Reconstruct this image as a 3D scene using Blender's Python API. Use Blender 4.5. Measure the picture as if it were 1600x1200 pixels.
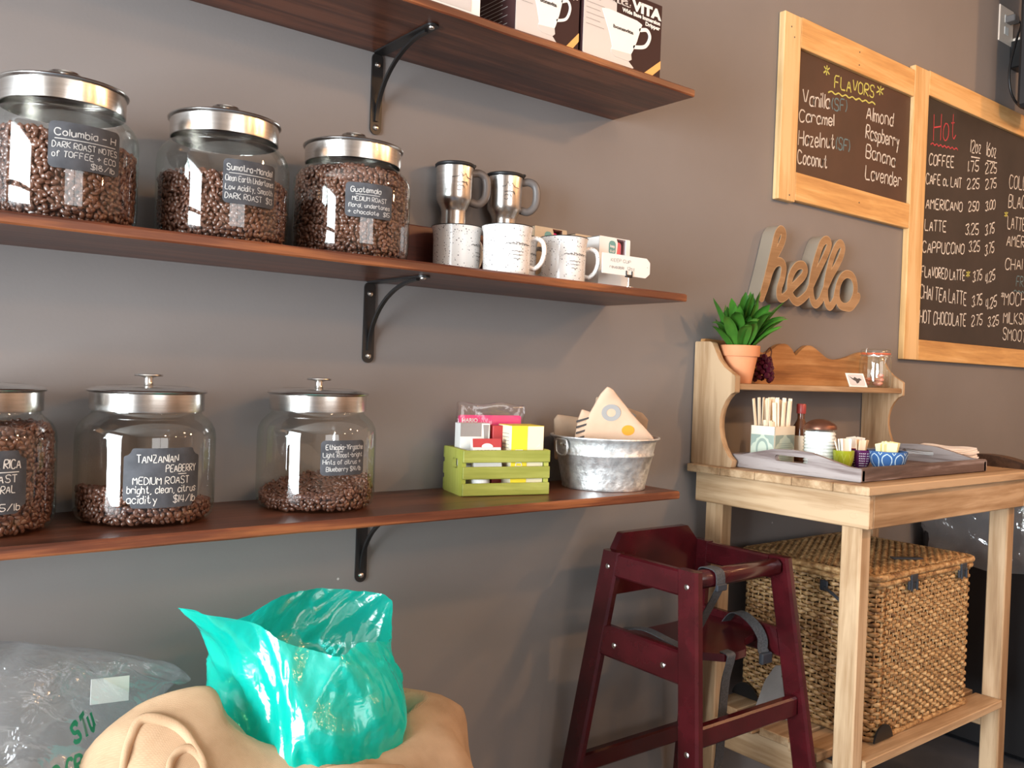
import bpy, bmesh, math, random
import numpy as np
from mathutils import Vector, Matrix, noise

for o in list(bpy.data.objects): bpy.data.objects.remove(o)
SC = bpy.context.scene
COL = SC.collection
PI = math.pi

# ---------------------------------------------------------------- camera
cam_d = bpy.data.cameras.new('camera'); cam = bpy.data.objects.new('camera', cam_d); COL.objects.link(cam)
_r = Vector((0.78550474, -0.61783149, 0.03558869)); _u = Vector((-0.01893836, 0.03348191, 0.99925988)); _f = Vector((0.6185658, 0.78559736, -0.01459948))
cam.matrix_world = Matrix(((_r.x, _u.x, -_f.x, 0.0), (_r.y, _u.y, -_f.y, -1.4869), (_r.z, _u.z, -_f.z, 1.12), (0, 0, 0, 1)))
cam_d.sensor_width = 36.0
cam_d.lens = 1390.25 * 36.0 / 1600.0
cam_d.clip_start = 0.02
SC.camera = cam

# ---------------------------------------------------------------- world, lights, exposure
W = bpy.data.worlds.new('sky'); SC.world = W; W.use_nodes = True
W.node_tree.nodes['Background'].inputs[0].default_value = (0.75, 0.87, 1.0, 1)
W.node_tree.nodes['Background'].inputs[1].default_value = 1.0
SC.view_settings.view_transform = 'Standard'; SC.view_settings.look = 'None'
SC.view_settings.exposure = 0.3; SC.view_settings.gamma = 1.0; SC.view_settings.use_curve_mapping = False

def area(name, loc, rot, sx, sy, power, col):
    d = bpy.data.lights.new(name, 'AREA'); d.shape = 'RECTANGLE'; d.size = sx; d.size_y = sy; d.energy = power; d.color = col
    o = bpy.data.objects.new(name, d); COL.objects.link(o); o.location = loc; o.rotation_euler = rot
    return o
# daylight entering through the shop window in the wall on the left
area('daylight', (-3.12, -1.35, 0.95), (0, -PI / 2, 0), 1.75, 2.3, 385, (0.86, 0.95, 1.0))
area('upper_pane_fill', (-3.12, -1.35, 2.22), (0, -PI / 2, 0), 0.72, 2.3, 80, (0.86, 0.95, 1.0))  # dimmer upper pane, added to lengthen the window's reflection on the jars
# added fill for front-facing surfaces, from an unseen window opening behind the camera
area('front_fill', (0.9, -5.62, 1.75), (PI / 2, 0, 0), 2.6, 1.9, 40, (1.0, 0.93, 0.86))
def bulb_light(loc, power, col=(1.0, 0.54, 0.24), rad=0.05):
    d = bpy.data.lights.new('bulb_light', 'POINT'); d.energy = power; d.color = col; d.shadow_soft_size = rad
    o = bpy.data.objects.new('bulb_light', d); COL.objects.link(o); o.location = loc
LAMPS = [(2.35, -1.7, 2.30, 40), (3.9, -1.9, 2.42, 40), (1.2, -3.2, 2.42, 24), (2.6, -3.6, 2.42, 28), (4.4, -3.6, 2.42, 28)]
for lx, ly, lz, pw in LAMPS: bulb_light((lx, ly, lz - 0.09), pw)

# ---------------------------------------------------------------- materials
class NT:
    def __init__(s, name):
        s.m = bpy.data.materials.new(name); s.m.use_nodes = True; s.t = s.m.node_tree
        s.b = s.t.nodes['Principled BSDF']; s.out = s.t.nodes['Material Output']
    def n(s, typ, **kw):
        nd = s.t.nodes.new(typ)
        for k, v in kw.items():
            if k.startswith('i_'):
                key = k[2:]; key = int(key) if key.isdigit() else key.replace('_', ' ')
                nd.inputs[key].default_value = v
            else: setattr(nd, k, v)
        return nd
    def l(s, a, b): s.t.links.new(a, b)
    def set(s, **kw):
        for k, v in kw.items(): s.b.inputs[k.replace('_', ' ')].default_value = v
    def coords(s, scale=(1, 1, 1), kind='Object'):
        tc = s.n('ShaderNodeTexCoord'); mp = s.n('ShaderNodeMapping'); mp.inputs['Scale'].default_value = scale
        s.l(tc.outputs[kind], mp.inputs['Vector']); return mp.outputs[0]
    def ramp(s, fac, stops):
        r = s.n('ShaderNodeValToRGB'); e = r.color_ramp.elements
        while len(e) < len(stops): e.new(0.5)
        for el, (p, c) in zip(e, stops): el.position = p; el.color = tuple(c) + ((1,) if len(c) == 3 else ())
        s.l(fac, r.inputs[0]); return r.outputs[0]
    def noise(s, vec, scale, detail=4, rough=0.55, dist=0.0):
        t = s.n('ShaderNodeTexNoise'); t.inputs['Scale'].default_value = scale; t.inputs['Detail'].default_value = detail
        t.inputs['Roughness'].default_value = rough; t.inputs['Distortion'].default_value = dist; s.l(vec, t.inputs['Vector']); return t.outputs[0]
    def bump(s, h, strength, dist=0.002):
        b = s.n('ShaderNodeBump'); b.inputs['Strength'].default_value = strength; b.inputs['Distance'].default_value = dist
        s.l(h, b.inputs['Height']); s.l(b.outputs[0], s.b.inputs['Normal'])

def plain(name, c, rough=0.5, metal=0.0, **kw):
    t = NT(name); t.set(Base_Color=tuple(c) + (1,), Roughness=rough, Metallic=metal)
    for k, v in kw.items(): t.b.inputs[k.replace('_', ' ')].default_value = v
    return t.m
def noisy(name, stops, scale=6, stretch=(1, 1, 1), rough=0.6, detail=5, bump=0.0, bscale=80, metal=0.0, spec=0.5, nrough=0.55, dist=0.0):
    t = NT(name); v = t.coords(stretch); f = t.noise(v, scale, detail, nrough, dist)
    t.l(t.ramp(f, stops), t.b.inputs['Base Color']); t.set(Roughness=rough, Metallic=metal); t.b.inputs['Specular IOR Level'].default_value = spec
    if bump: t.bump(t.noise(v, bscale, 3), bump)
    return t.m
def wood(name, axis, dark, mid, light, rough=0.55, scale=1.0, bump=0.25, spec=0.4):
    t = NT(name); st = {'x': (0.9, 16, 16), 'y': (16, 0.9, 16), 'z': (16, 16, 0.9)}[axis]; st = tuple(k * scale for k in st)
    v = t.coords(st); f = t.noise(v, 1.6, 6, 0.62, 0.6)
    st2 = tuple(k * 5 for k in st); v2 = t.coords(st2); g = t.noise(v2, 1.5, 3, 0.6)
    v3 = t.coords(tuple(k ** 0.5 * 1.3 for k in st)); kf = t.noise(v3, 1.7, 4, 0.6, 0.8)
    mx = t.n('ShaderNodeMath', operation='MULTIPLY_ADD'); t.l(g, mx.inputs[0]); mx.inputs[1].default_value = 0.28; t.l(f, mx.inputs[2])
    m2 = t.n('ShaderNodeMath', operation='MULTIPLY_ADD'); t.l(kf, m2.inputs[0]); m2.inputs[1].default_value = 0.5; t.l(mx.outputs[0], m2.inputs[2])
    t.l(t.ramp(m2.outputs[0], [(0.62, dark), (0.86, mid), (1.12 if False else 1.0, light)]), t.b.inputs['Base Color'])
    t.set(Roughness=rough); t.b.inputs['Specular IOR Level'].default_value = spec
    if bump: t.bump(mx.outputs[0], bump, 0.0015)
    return t.m
def thin_glass(name, tint=(0.97, 0.985, 0.975), rough=0.0, edge=(0.72, 0.80, 0.76), ior=1.5, haze=None, hazefac=0.0, crumple=0.5):
    """thin-walled clear sheet: transmits straight through, Fresnel mirror on top, more absorption at grazing angles"""
    t = NT(name); t.t.nodes.remove(t.b)
    lw = t.n('ShaderNodeLayerWeight'); lw.inputs['Blend'].default_value = 0.5
    cr = t.ramp(lw.outputs['Facing'], [(0.5, tint), (0.99, edge)])
    tr = t.n('ShaderNodeBsdfTransparent'); t.l(cr, tr.inputs[0])
    gl = t.n('ShaderNodeBsdfGlossy'); gl.inputs['Roughness'].default_value = rough; gl.inputs[0].default_value = (1, 1, 1, 1)
    lf = t.n('ShaderNodeLayerWeight'); lf.inputs['Blend'].default_value = 0.5; f0 = 2 * ((ior - 1) / (ior + 1)) ** 2
    pw = t.n('ShaderNodeMath', operation='POWER'); t.l(lf.outputs['Facing'], pw.inputs[0]); pw.inputs[1].default_value = 5.0
    fr = t.n('ShaderNodeMath', operation='MULTIPLY_ADD'); t.l(pw.outputs[0], fr.inputs[0]); fr.inputs[1].default_value = 0.85 - f0; fr.inputs[2].default_value = f0
    base = tr.outputs[0]
    if haze:
        df = t.n('ShaderNodeBsdfDiffuse'); df.inputs[0].default_value = tuple(haze) + (1,)
        tl = t.n('ShaderNodeBsdfTranslucent'); tl.inputs[0].default_value = tuple(haze) + (1,)
        a = t.n('ShaderNodeMixShader'); a.inputs[0].default_value = 0.5; t.l(df.outputs[0], a.inputs[1]); t.l(tl.outputs[0], a.inputs[2])
        b = t.n('ShaderNodeMixShader'); b.inputs[0].default_value = hazefac; t.l(tr.outputs[0], b.inputs[1]); t.l(a.outputs[0], b.inputs[2]); base = b.outputs[0]
        v = t.coords(); bp = t.n('ShaderNodeBump'); bp.inputs['Strength'].default_value = crumple; bp.inputs['Distance'].default_value = 0.004 * (1 if crumple <= 0.5 else 3)
        t.l(t.noise(v, 38 if crumple <= 0.5 else 26, 3, 0.5, 0.5), bp.inputs['Height']); t.l(bp.outputs[0], gl.inputs['Normal']); t.l(bp.outputs[0], lf.inputs['Normal'])
    mx = t.n('ShaderNodeMixShader'); t.l(fr.outputs[0], mx.inputs[0]); t.l(base, mx.inputs[1]); t.l(gl.outputs[0], mx.inputs[2])
    t.l(mx.outputs[0], t.out.inputs['Surface'])
    return t.m

def wall_paint(name, c, speck=True):
    t = NT(name); v = t.coords(); f = t.noise(v, 1.7, 4)
    a = tuple(k * 0.94 for k in c); b = tuple(min(1, k * 1.06) for k in c)
    base = t.ramp(f, [(0.35, a), (0.65, b)])
    if speck:   # little paint chips
        vo = t.n('ShaderNodeTexVoronoi'); vo.inputs['Scale'].default_value = 9.0; t.l(v, vo.inputs['Vector'])
        dd = t.n('ShaderNodeMath', operation='LESS_THAN'); t.l(vo.outputs['Distance'], dd.inputs[0]); dd.inputs[1].default_value = 0.028
        sel = t.n('ShaderNodeMath', operation='GREATER_THAN'); sp = t.n('ShaderNodeSeparateColor'); t.l(vo.outputs['Color'], sp.inputs[0]); t.l(sp.outputs[0], sel.inputs[0]); sel.inputs[1].default_value = 0.86
        mu = t.n('ShaderNodeMath', operation='MULTIPLY'); t.l(dd.outputs[0], mu.inputs[0]); t.l(sel.outputs[0], mu.inputs[1])
        mx = t.n('ShaderNodeMix', data_type='RGBA'); t.l(mu.outputs[0], mx.inputs['Factor']); t.l(base, mx.inputs['A']); mx.inputs['B'].default_value = (0.5, 0.47, 0.45, 1); base = mx.outputs['Result']
    t.l(base, t.b.inputs['Base Color']); t.set(Roughness=0.62); t.b.inputs['Specular IOR Level'].default_value = 0.35
    t.bump(t.noise(v, 160, 3), 0.12, 0.001)
    return t.m

M = {}
M['wall'] = wall_paint('grey_wall_paint', (0.205, 0.185, 0.178))
M['wall_b'] = wall_paint('brown_room_paint', (0.42, 0.30, 0.22), False)
M['ceiling'] = plain('ceiling_paint', (0.55, 0.5, 0.45), 0.9)
M['floor'] = noisy('slate_floor', [(0.3, (0.035, 0.042, 0.055)), (0.7, (0.085, 0.095, 0.12))], 5, rough=0.45, bump=0.1)
M['white_frame'] = plain('window_frame_paint', (0.6, 0.6, 0.58), 0.4)
M['shelf'] = wood('dark_stained_shelf_wood', 'x', (0.027, 0.0085, 0.005), (0.078, 0.024, 0.0125), (0.155, 0.050, 0.024), 0.34, 0.9, 0.3, 0.5)  # dark stain, deepened further to put the underside's shade into the colour
M['shelf_edge'] = wood('worn_lit_shelf_edge', 'x', (0.05, 0.014, 0.007), (0.13, 0.037, 0.016), (0.27, 0.09, 0.032), 0.42, 0.9, 0.3, 0.4)  # scuffed edge, also lightened in colour for the room light it faces
M['black'] = plain('black_enamel', (0.010, 0.009, 0.009), 0.38)
M['blackplastic'] = plain('black_plastic', (0.012, 0.012, 0.014), 0.45)
M['screw'] = plain('zinc_screw', (0.75, 0.72, 0.68), 0.25, 1.0)
M['steel'] = noisy('brushed_steel', [(0.3, (0.60, 0.58, 0.55)), (0.7, (0.74, 0.71, 0.68))], 3, (6, 6, 120), 0.24, metal=1.0)
M['glass'] = thin_glass('jar_glass')
M['bean'] = noisy('roasted_bean', [(0.3, (0.060, 0.023, 0.014)), (0.7, (0.165, 0.066, 0.040))], 30, rough=0.30, spec=0.6)
M['label'] = noisy('chalk_label_board', [(0.35, (0.035, 0.036, 0.042)), (0.7, (0.065, 0.066, 0.075))], 40, rough=0.75)
M['chalk_w'] = plain('white_chalk', (0.62, 0.58, 0.53), 0.95)
M['chalk_faint'] = plain('faint_white_chalk', (0.40, 0.385, 0.37), 0.95)
M['chalk_g'] = plain('yellow_green_chalk', (0.52, 0.50, 0.12), 0.95)
M['chalk_t'] = plain('grey_blue_chalk', (0.13, 0.20, 0.22), 0.95)
M['chalk_r'] = plain('red_chalk', (0.45, 0.05, 0.06), 0.95)
M['board'] = noisy('chalkboard_slate', [(0.3, (0.020, 0.014, 0.012)), (0.75, (0.038, 0.027, 0.023))], 6, rough=0.5)
M['board_warm_refl'] = noisy('chalkboard_warm_reflection', [(0.3, (0.040, 0.016, 0.010)), (0.75, (0.070, 0.028, 0.017))], 6, rough=0.5)  # slate with the warm lamps' reflection painted in as a brown tint
M['pine_x'] = wood('pine_frame_rail', 'x', (0.40, 0.19, 0.06), (0.62, 0.34, 0.12), (0.74, 0.46, 0.20), 0.55, 0.8, 0.2)
M['pine_z'] = wood('pine_frame_stile', 'z', (0.42, 0.22, 0.08), (0.62, 0.37, 0.15), (0.74, 0.50, 0.25), 0.55, 0.8, 0.2)
_ba = ((0.17, 0.085, 0.034), (0.36, 0.22, 0.115), (0.49, 0.33, 0.195))
for ax in 'xyz': M['barn_' + ax] = wood('weathered_pine_' + ax, ax, *_ba, rough=0.6, scale=0.8)
M['hutch_back'] = wood('warm_brown_pine', 'x', (0.16, 0.06, 0.018), (0.36, 0.165, 0.055), (0.47, 0.25, 0.10), 0.55)
M['tray'] = wood('weathered_dark_tray', 'x', (0.045, 0.028, 0.024), (0.12, 0.078, 0.069), (0.30, 0.24, 0.23), 0.6, 1.2, 0.5)
M['tray_y'] = wood('weathered_dark_tray_end', 'y', (0.045, 0.028, 0.024), (0.15, 0.108, 0.10), (0.33, 0.28, 0.265), 0.6, 1.2, 0.6)
M['hello'] = wood('carved_sign_wood', 'x', (0.19, 0.10, 0.045), (0.28, 0.16, 0.075), (0.36, 0.22, 0.115), 0.65, 1.0, 0.15)
M['hello_edge'] = plain('sign_cut_edge', (0.27, 0.215, 0.16), 0.7)
M['hello_rim'] = plain('sign_pale_rim', (0.45, 0.29, 0.155), 0.7)
M['cherry'] = noisy('cherry_lacquer', [(0.3, (0.026, 0.003, 0.004)), (0.7, (0.066, 0.006, 0.009))], 4, (3, 3, 3), 0.2, spec=0.6)
M['web'] = noisy('grey_webbing', [(0.4, (0.03, 0.032, 0.036)), (0.6, (0.06, 0.063, 0.07))], 300, rough=0.7)
M['buckle'] = plain('dark_buckle_plastic', (0.03, 0.034, 0.042), 0.3)
def speckled():
    t = NT('speckled_white_glaze'); v = t.coords((1, 1, 1)); vo = t.n('ShaderNodeTexVoronoi'); vo.inputs['Scale'].default_value = 330; t.l(v, vo.inputs['Vector'])
    sp = t.n('ShaderNodeSeparateColor'); t.l(vo.outputs['Color'], sp.inputs[0])
    th = t.n('ShaderNodeMath', operation='MULTIPLY_ADD'); t.l(sp.outputs[0], th.inputs[0]); th.inputs[1].default_value = 0.75; th.inputs[2].default_value = -0.36
    lt = t.n('ShaderNodeMath', operation='LESS_THAN'); t.l(vo.outputs['Distance'], lt.inputs[0]); t.l(th.outputs[0], lt.inputs[1])
    mx = t.n('ShaderNodeMix', data_type='RGBA'); t.l(lt.outputs[0], mx.inputs['Factor']); mx.inputs['A'].default_value = (0.80, 0.77, 0.74, 1); mx.inputs['B'].default_value = (0.10, 0.08, 0.085, 1)
    t.l(mx.outputs['Result'], t.b.inputs['Base Color']); t.set(Roughness=0.22); return t.m
M['mug'] = speckled()
M['ink'] = plain('dark_ink', (0.05, 0.045, 0.045), 0.6)
M['ink_grey'] = plain('grey_ink', (0.30, 0.29, 0.28), 0.6)
def galv():
    t = NT('galvanised_steel'); v = t.coords(); vo = t.n('ShaderNodeTexVoronoi'); vo.inputs['Scale'].default_value = 75; t.l(v, vo.inputs['Vector'])
    f = t.noise(v, 60, 3); t.l(t.ramp(f, [(0.35, (0.55, 0.56, 0.56)), (0.65, (0.82, 0.83, 0.82))]), t.b.inputs['Base Color'])
    t.l(t.ramp(vo.outputs['Distance'], [(0.0, (0.30, 0.30, 0.30)), (0.7, (0.46, 0.46, 0.46))]), t.b.inputs['Roughness'])
    t.set(Metallic=0.75); t.bump(t.noise(v, 75, 3, 0.5), 0.7, 0.003); return t.m
M['galv'] = galv()
M['green_crate'] = wood('green_painted_slat', 'x', (0.15, 0.165, 0.025), (0.25, 0.265, 0.045), (0.34, 0.35, 0.08), 0.6, 1.0, 0.3)
M['green_crate_end'] = wood('green_painted_end', 'z', (0.26, 0.27, 0.03), (0.34, 0.35, 0.05), (0.42, 0.43, 0.09), 0.6, 1.0, 0.3)
def weave(name, c1, c2, sc=260, bump=0.5):
    t = NT(name); v = t.coords(); a = t.n('ShaderNodeTexWave', wave_type='BANDS', bands_direction='DIAGONAL'); a.inputs['Scale'].default_value = sc; a.inputs['Distortion'].default_value = 1.5; a.inputs['Detail'].default_value = 1
    b = t.n('ShaderNodeTexWave', wave_type='BANDS', bands_direction='Z'); b.inputs['Scale'].default_value = sc; b.inputs['Distortion'].default_value = 1.5
    t.l(v, a.inputs['Vector']); t.l(v, b.inputs['Vector'])
    m = t.n('ShaderNodeMath', operation='MULTIPLY'); t.l(a.outputs['Fac'], m.inputs[0]); t.l(b.outputs['Fac'], m.inputs[1])
    f = t.noise(v, 14, 5); ad = t.n('ShaderNodeMath', operation='MULTIPLY_ADD'); t.l(m.outputs[0], ad.inputs[0]); ad.inputs[1].default_value = 0.35; t.l(f, ad.inputs[2])
    t.l(t.ramp(ad.outputs[0], [(0.35, c1), (0.8, c2)]), t.b.inputs['Base Color']); t.set(Roughness=0.9); t.b.inputs['Specular IOR Level'].default_value = 0.15
    t.bump(m.outputs[0], bump, 0.002); return t.m
M['burlap'] = weave('burlap', (0.36, 0.225, 0.13), (0.54, 0.36, 0.225), 420, 0.5)
M['pouch'] = weave('printed_burlap', (0.52, 0.35, 0.24), (0.66, 0.47, 0.34), 300, 0.35)
M['pouch_dark'] = weave('brown_burlap', (0.34, 0.235, 0.16), (0.47, 0.34, 0.24), 300, 0.5)
def wicker(name, a, b, c):
    t = NT(name); v = t.coords((60, 60, 90)); f = t.noise(v, 1.0, 4, 0.6)
    t.l(t.ramp(f, [(0.32, a), (0.5, b), (0.68, c)]), t.b.inputs['Base Color']); t.set(Roughness=0.5); return t.m
M['wicker'] = wicker('rattan', (0.13, 0.056, 0.02), (0.36, 0.195, 0.075), (0.58, 0.38, 0.185))
M['stake'] = plain('rattan_stake', (0.42, 0.27, 0.13), 0.6)
M['wicker_dark'] = plain('hamper_inside', (0.035, 0.02, 0.01), 0.9)
M['terracotta'] = noisy('terracotta', [(0.3, (0.60, 0.23, 0.10)), (0.7, (0.70, 0.31, 0.15))], 8, rough=0.75)
M['leaf'] = noisy('dracaena_leaf', [(0.3, (0.025, 0.10, 0.012)), (0.6, (0.065, 0.21, 0.022)), (0.8, (0.13, 0.30, 0.04))], 14, (1, 1, 0.4), 0.38, spec=0.5)
M['soil'] = noisy('potting_soil', [(0.4, (0.02, 0.012, 0.008)), (0.6, (0.05, 0.03, 0.02))], 90, rough=0.95)
M['amethyst'] = plain('plum_glass', (0.09, 0.012, 0.03), 0.12, 0.0, Transmission_Weight=0.25)
M['teal_bag'] = None
M['white'] = plain('white_card', (0.80, 0.78, 0.75), 0.5)
M['cream'] = plain('cream_card', (0.74, 0.66, 0.52), 0.55)
M['kraft'] = noisy('kraft_card', [(0.3, (0.50, 0.38, 0.25)), (0.7, (0.60, 0.47, 0.33))], 30, rough=0.7)
M['brownprint'] = plain('dark_brown_print', (0.036, 0.014, 0.014), 0.6, Specular_IOR_Level=0.2)
M['greyprint'] = plain('grey_print', (0.30, 0.27, 0.26), 0.4)
M['lightgrey'] = plain('light_grey_print', (0.56, 0.52, 0.50), 0.4)
M['orange_print'] = plain('amber_print', (0.72, 0.36, 0.10), 0.45)
M['magenta'] = plain('magenta_plastic', (0.75, 0.02, 0.22), 0.35)
M['teal'] = plain('teal_plastic', (0.01, 0.22, 0.17), 0.4)
M['teal_logo'] = plain('teal_ink', (0.12, 0.30, 0.29), 0.5)
M['coral'] = plain('coral_plastic', (0.75, 0.11, 0.15), 0.4)
M['pink'] = plain('pink_print', (0.80, 0.035, 0.20), 0.4)
M['yellow'] = plain('yellow_print', (0.85, 0.66, 0.03), 0.45)
M['paleyellow'] = plain('pale_yellow_card', (0.82, 0.73, 0.50), 0.5)
M['lime'] = plain('lime_print', (0.36, 0.58, 0.04), 0.45)
M['redprint'] = plain('red_print', (0.42, 0.03, 0.035), 0.45)
M['orange_dot'] = plain('orange_fabric_print', (0.85, 0.27, 0.02), 0.8)
M['red_dot'] = plain('red_fabric_print', (0.68, 0.11, 0.09), 0.8)
M['stick'] = wood('birch_stick', 'z', (0.62, 0.43, 0.27), (0.76, 0.60, 0.42), (0.84, 0.71, 0.55), 0.7, 1.5, 0.1)
M['sage'] = plain('sage_print', (0.50, 0.55, 0.44), 0.5)
M['sagedark'] = plain('dark_sage_print', (0.27, 0.33, 0.28), 0.5)
M['sugar'] = noisy('white_sugar', [(0.4, (0.80, 0.79, 0.77)), (0.6, (0.9, 0.89, 0.87))], 200, rough=0.6)
M['copper'] = plain('brown_metal_lid', (0.16, 0.065, 0.04), 0.35, 0.7)
M['redcap'] = plain('red_cap', (0.30, 0.035, 0.03), 0.4)
M['amber'] = plain('amber_syrup', (0.10, 0.035, 0.015), 0.15)
M['bowl_green'] = plain('green_glaze', (0.32, 0.34, 0.02), 0.2)
M['bowl_orange'] = plain('orange_glaze', (0.62, 0.14, 0.035), 0.2)
M['bowl_purple'] = plain('purple_glaze', (0.085, 0.012, 0.075), 0.2)
M['bowl_blue'] = plain('blue_glaze', (0.045, 0.12, 0.30), 0.2)
M['bowl_line'] = plain('pale_blue_glaze', (0.45, 0.58, 0.68), 0.25)
M['glaze_white'] = plain('white_glaze', (0.78, 0.74, 0.76), 0.3)
M['glaze_olive'] = plain('light_olive_glaze', (0.46, 0.48, 0.08), 0.25)
M['packet'] = plain('pale_yellow_packet', (0.86, 0.82, 0.45), 0.5)
M['packet_w'] = plain('white_packet', (0.82, 0.78, 0.70), 0.55)
M['napkin'] = plain('pinkish_white_paper', (0.80, 0.74, 0.70), 0.9)
M['brown_lid'] = wood('dark_brown_lid', 'x', (0.028, 0.012, 0.006), (0.06, 0.027, 0.014), (0.10, 0.046, 0.024), 0.4)
M['grey_metal'] = noisy('dull_grey_metal', [(0.3, (0.27, 0.25, 0.24)), (0.7, (0.34, 0.32, 0.31))], 20, rough=0.5, metal=0.2)
M['seal'] = plain('orange_rubber', (0.60, 0.12, 0.05), 0.5)
M['sweet'] = noisy('wrapped_sweets', [(0.35, (0.48, 0.30, 0.16)), (0.6, (0.68, 0.26, 0.18))], 25, rough=0.4)
M['green_ink'] = plain('green_marker', (0.01, 0.22, 0.12), 0.6)
M['plate'] = plain('ivory_plate', (0.78, 0.66, 0.56), 0.35)
M['handle_grey'] = plain('grey_handle', (0.14, 0.125, 0.12), 0.4)
M['darkredbox'] = noisy('dark_red_wood', [(0.3, (0.05, 0.012, 0.008)), (0.7, (0.12, 0.03, 0.018))], 6, (2, 14, 14), 0.4)
M['clear_bag'] = thin_glass('clear_plastic_bag', (0.93, 0.94, 0.95), 0.10, (0.66, 0.69, 0.72), 1.6, (0.75, 0.78, 0.80), 0.20, 0.8)
M['clear_liner'] = thin_glass('clear_bin_liner', (0.85, 0.87, 0.89), 0.12, (0.6, 0.63, 0.66), 1.9, (0.74, 0.79, 0.85), 0.38, 1.0)
M['packet_film'] = thin_glass('clear_packet_film', (0.96, 0.95, 0.96), 0.08, (0.7, 0.68, 0.7), 1.5, (0.8, 0.72, 0.76), 0.03)
def teal_plastic():
    t = NT('teal_polythene'); v = t.coords(); t.t.nodes.remove(t.b)
    df = t.n('ShaderNodeBsdfDiffuse'); df.inputs[0].default_value = (0.005, 0.70, 0.58, 1)
    tl = t.n('ShaderNodeBsdfTranslucent'); tl.inputs[0].default_value = (0.01, 0.92, 0.78, 1)
    tr = t.n('ShaderNodeBsdfTransparent'); tr.inputs[0].default_value = (0.14, 0.90, 0.80, 1)
    gl = t.n('ShaderNodeBsdfGlossy'); gl.inputs['Roughness'].default_value = 0.16
    bp = t.n('ShaderNodeBump'); bp.inputs['Strength'].default_value = 0.55; bp.inputs['Distance'].default_value = 0.005
    t.l(t.noise(v, 30, 3, 0.5, 0.8), bp.inputs['Height'])
    for q in (df, gl): t.l(bp.outputs[0], q.inputs['Normal'])
    a = t.n('ShaderNodeMixShader'); a.inputs[0].default_value = 0.5; t.l(df.outputs[0], a.inputs[1]); t.l(tl.outputs[0], a.inputs[2])
    b = t.n('ShaderNodeMixShader'); b.inputs[0].default_value = 0.28; t.l(a.outputs[0], b.inputs[1]); t.l(tr.outputs[0], b.inputs[2])
    lf = t.n('ShaderNodeLayerWeight'); lf.inputs['Blend'].default_value = 0.5; t.l(bp.outputs[0], lf.inputs['Normal'])
    pw = t.n('ShaderNodeMath', operation='POWER'); t.l(lf.outputs['Facing'], pw.inputs[0]); pw.inputs[1].default_value = 5.0
    fr = t.n('ShaderNodeMath', operation='MULTIPLY_ADD'); t.l(pw.outputs[0], fr.inputs[0]); fr.inputs[1].default_value = 0.6; fr.inputs[2].default_value = 0.09
    c = t.n('ShaderNodeMixShader'); t.l(fr.outputs[0], c.inputs[0]); t.l(b.outputs[0], c.inputs[1]); t.l(gl.outputs[0], c.inputs[2])
    t.l(c.outputs[0], t.out.inputs['Surface']); return t.m
M['pale_sack'] = weave('pale_woven_sack', (0.42, 0.43, 0.41), (0.56, 0.56, 0.53), 200, 0.3)
M['teal_bag'] = teal_plastic()
def emit(name, c, s):
    t = NT(name); t.set(Base_Color=tuple(c) + (1,)); t.b.inputs['Emission Color'].default_value = tuple(c) + (1,); t.b.inputs['Emission Strength'].default_value = s; return t.m
M['bulb'] = emit('warm_bulb', (1.0, 0.55, 0.22), 25)

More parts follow.
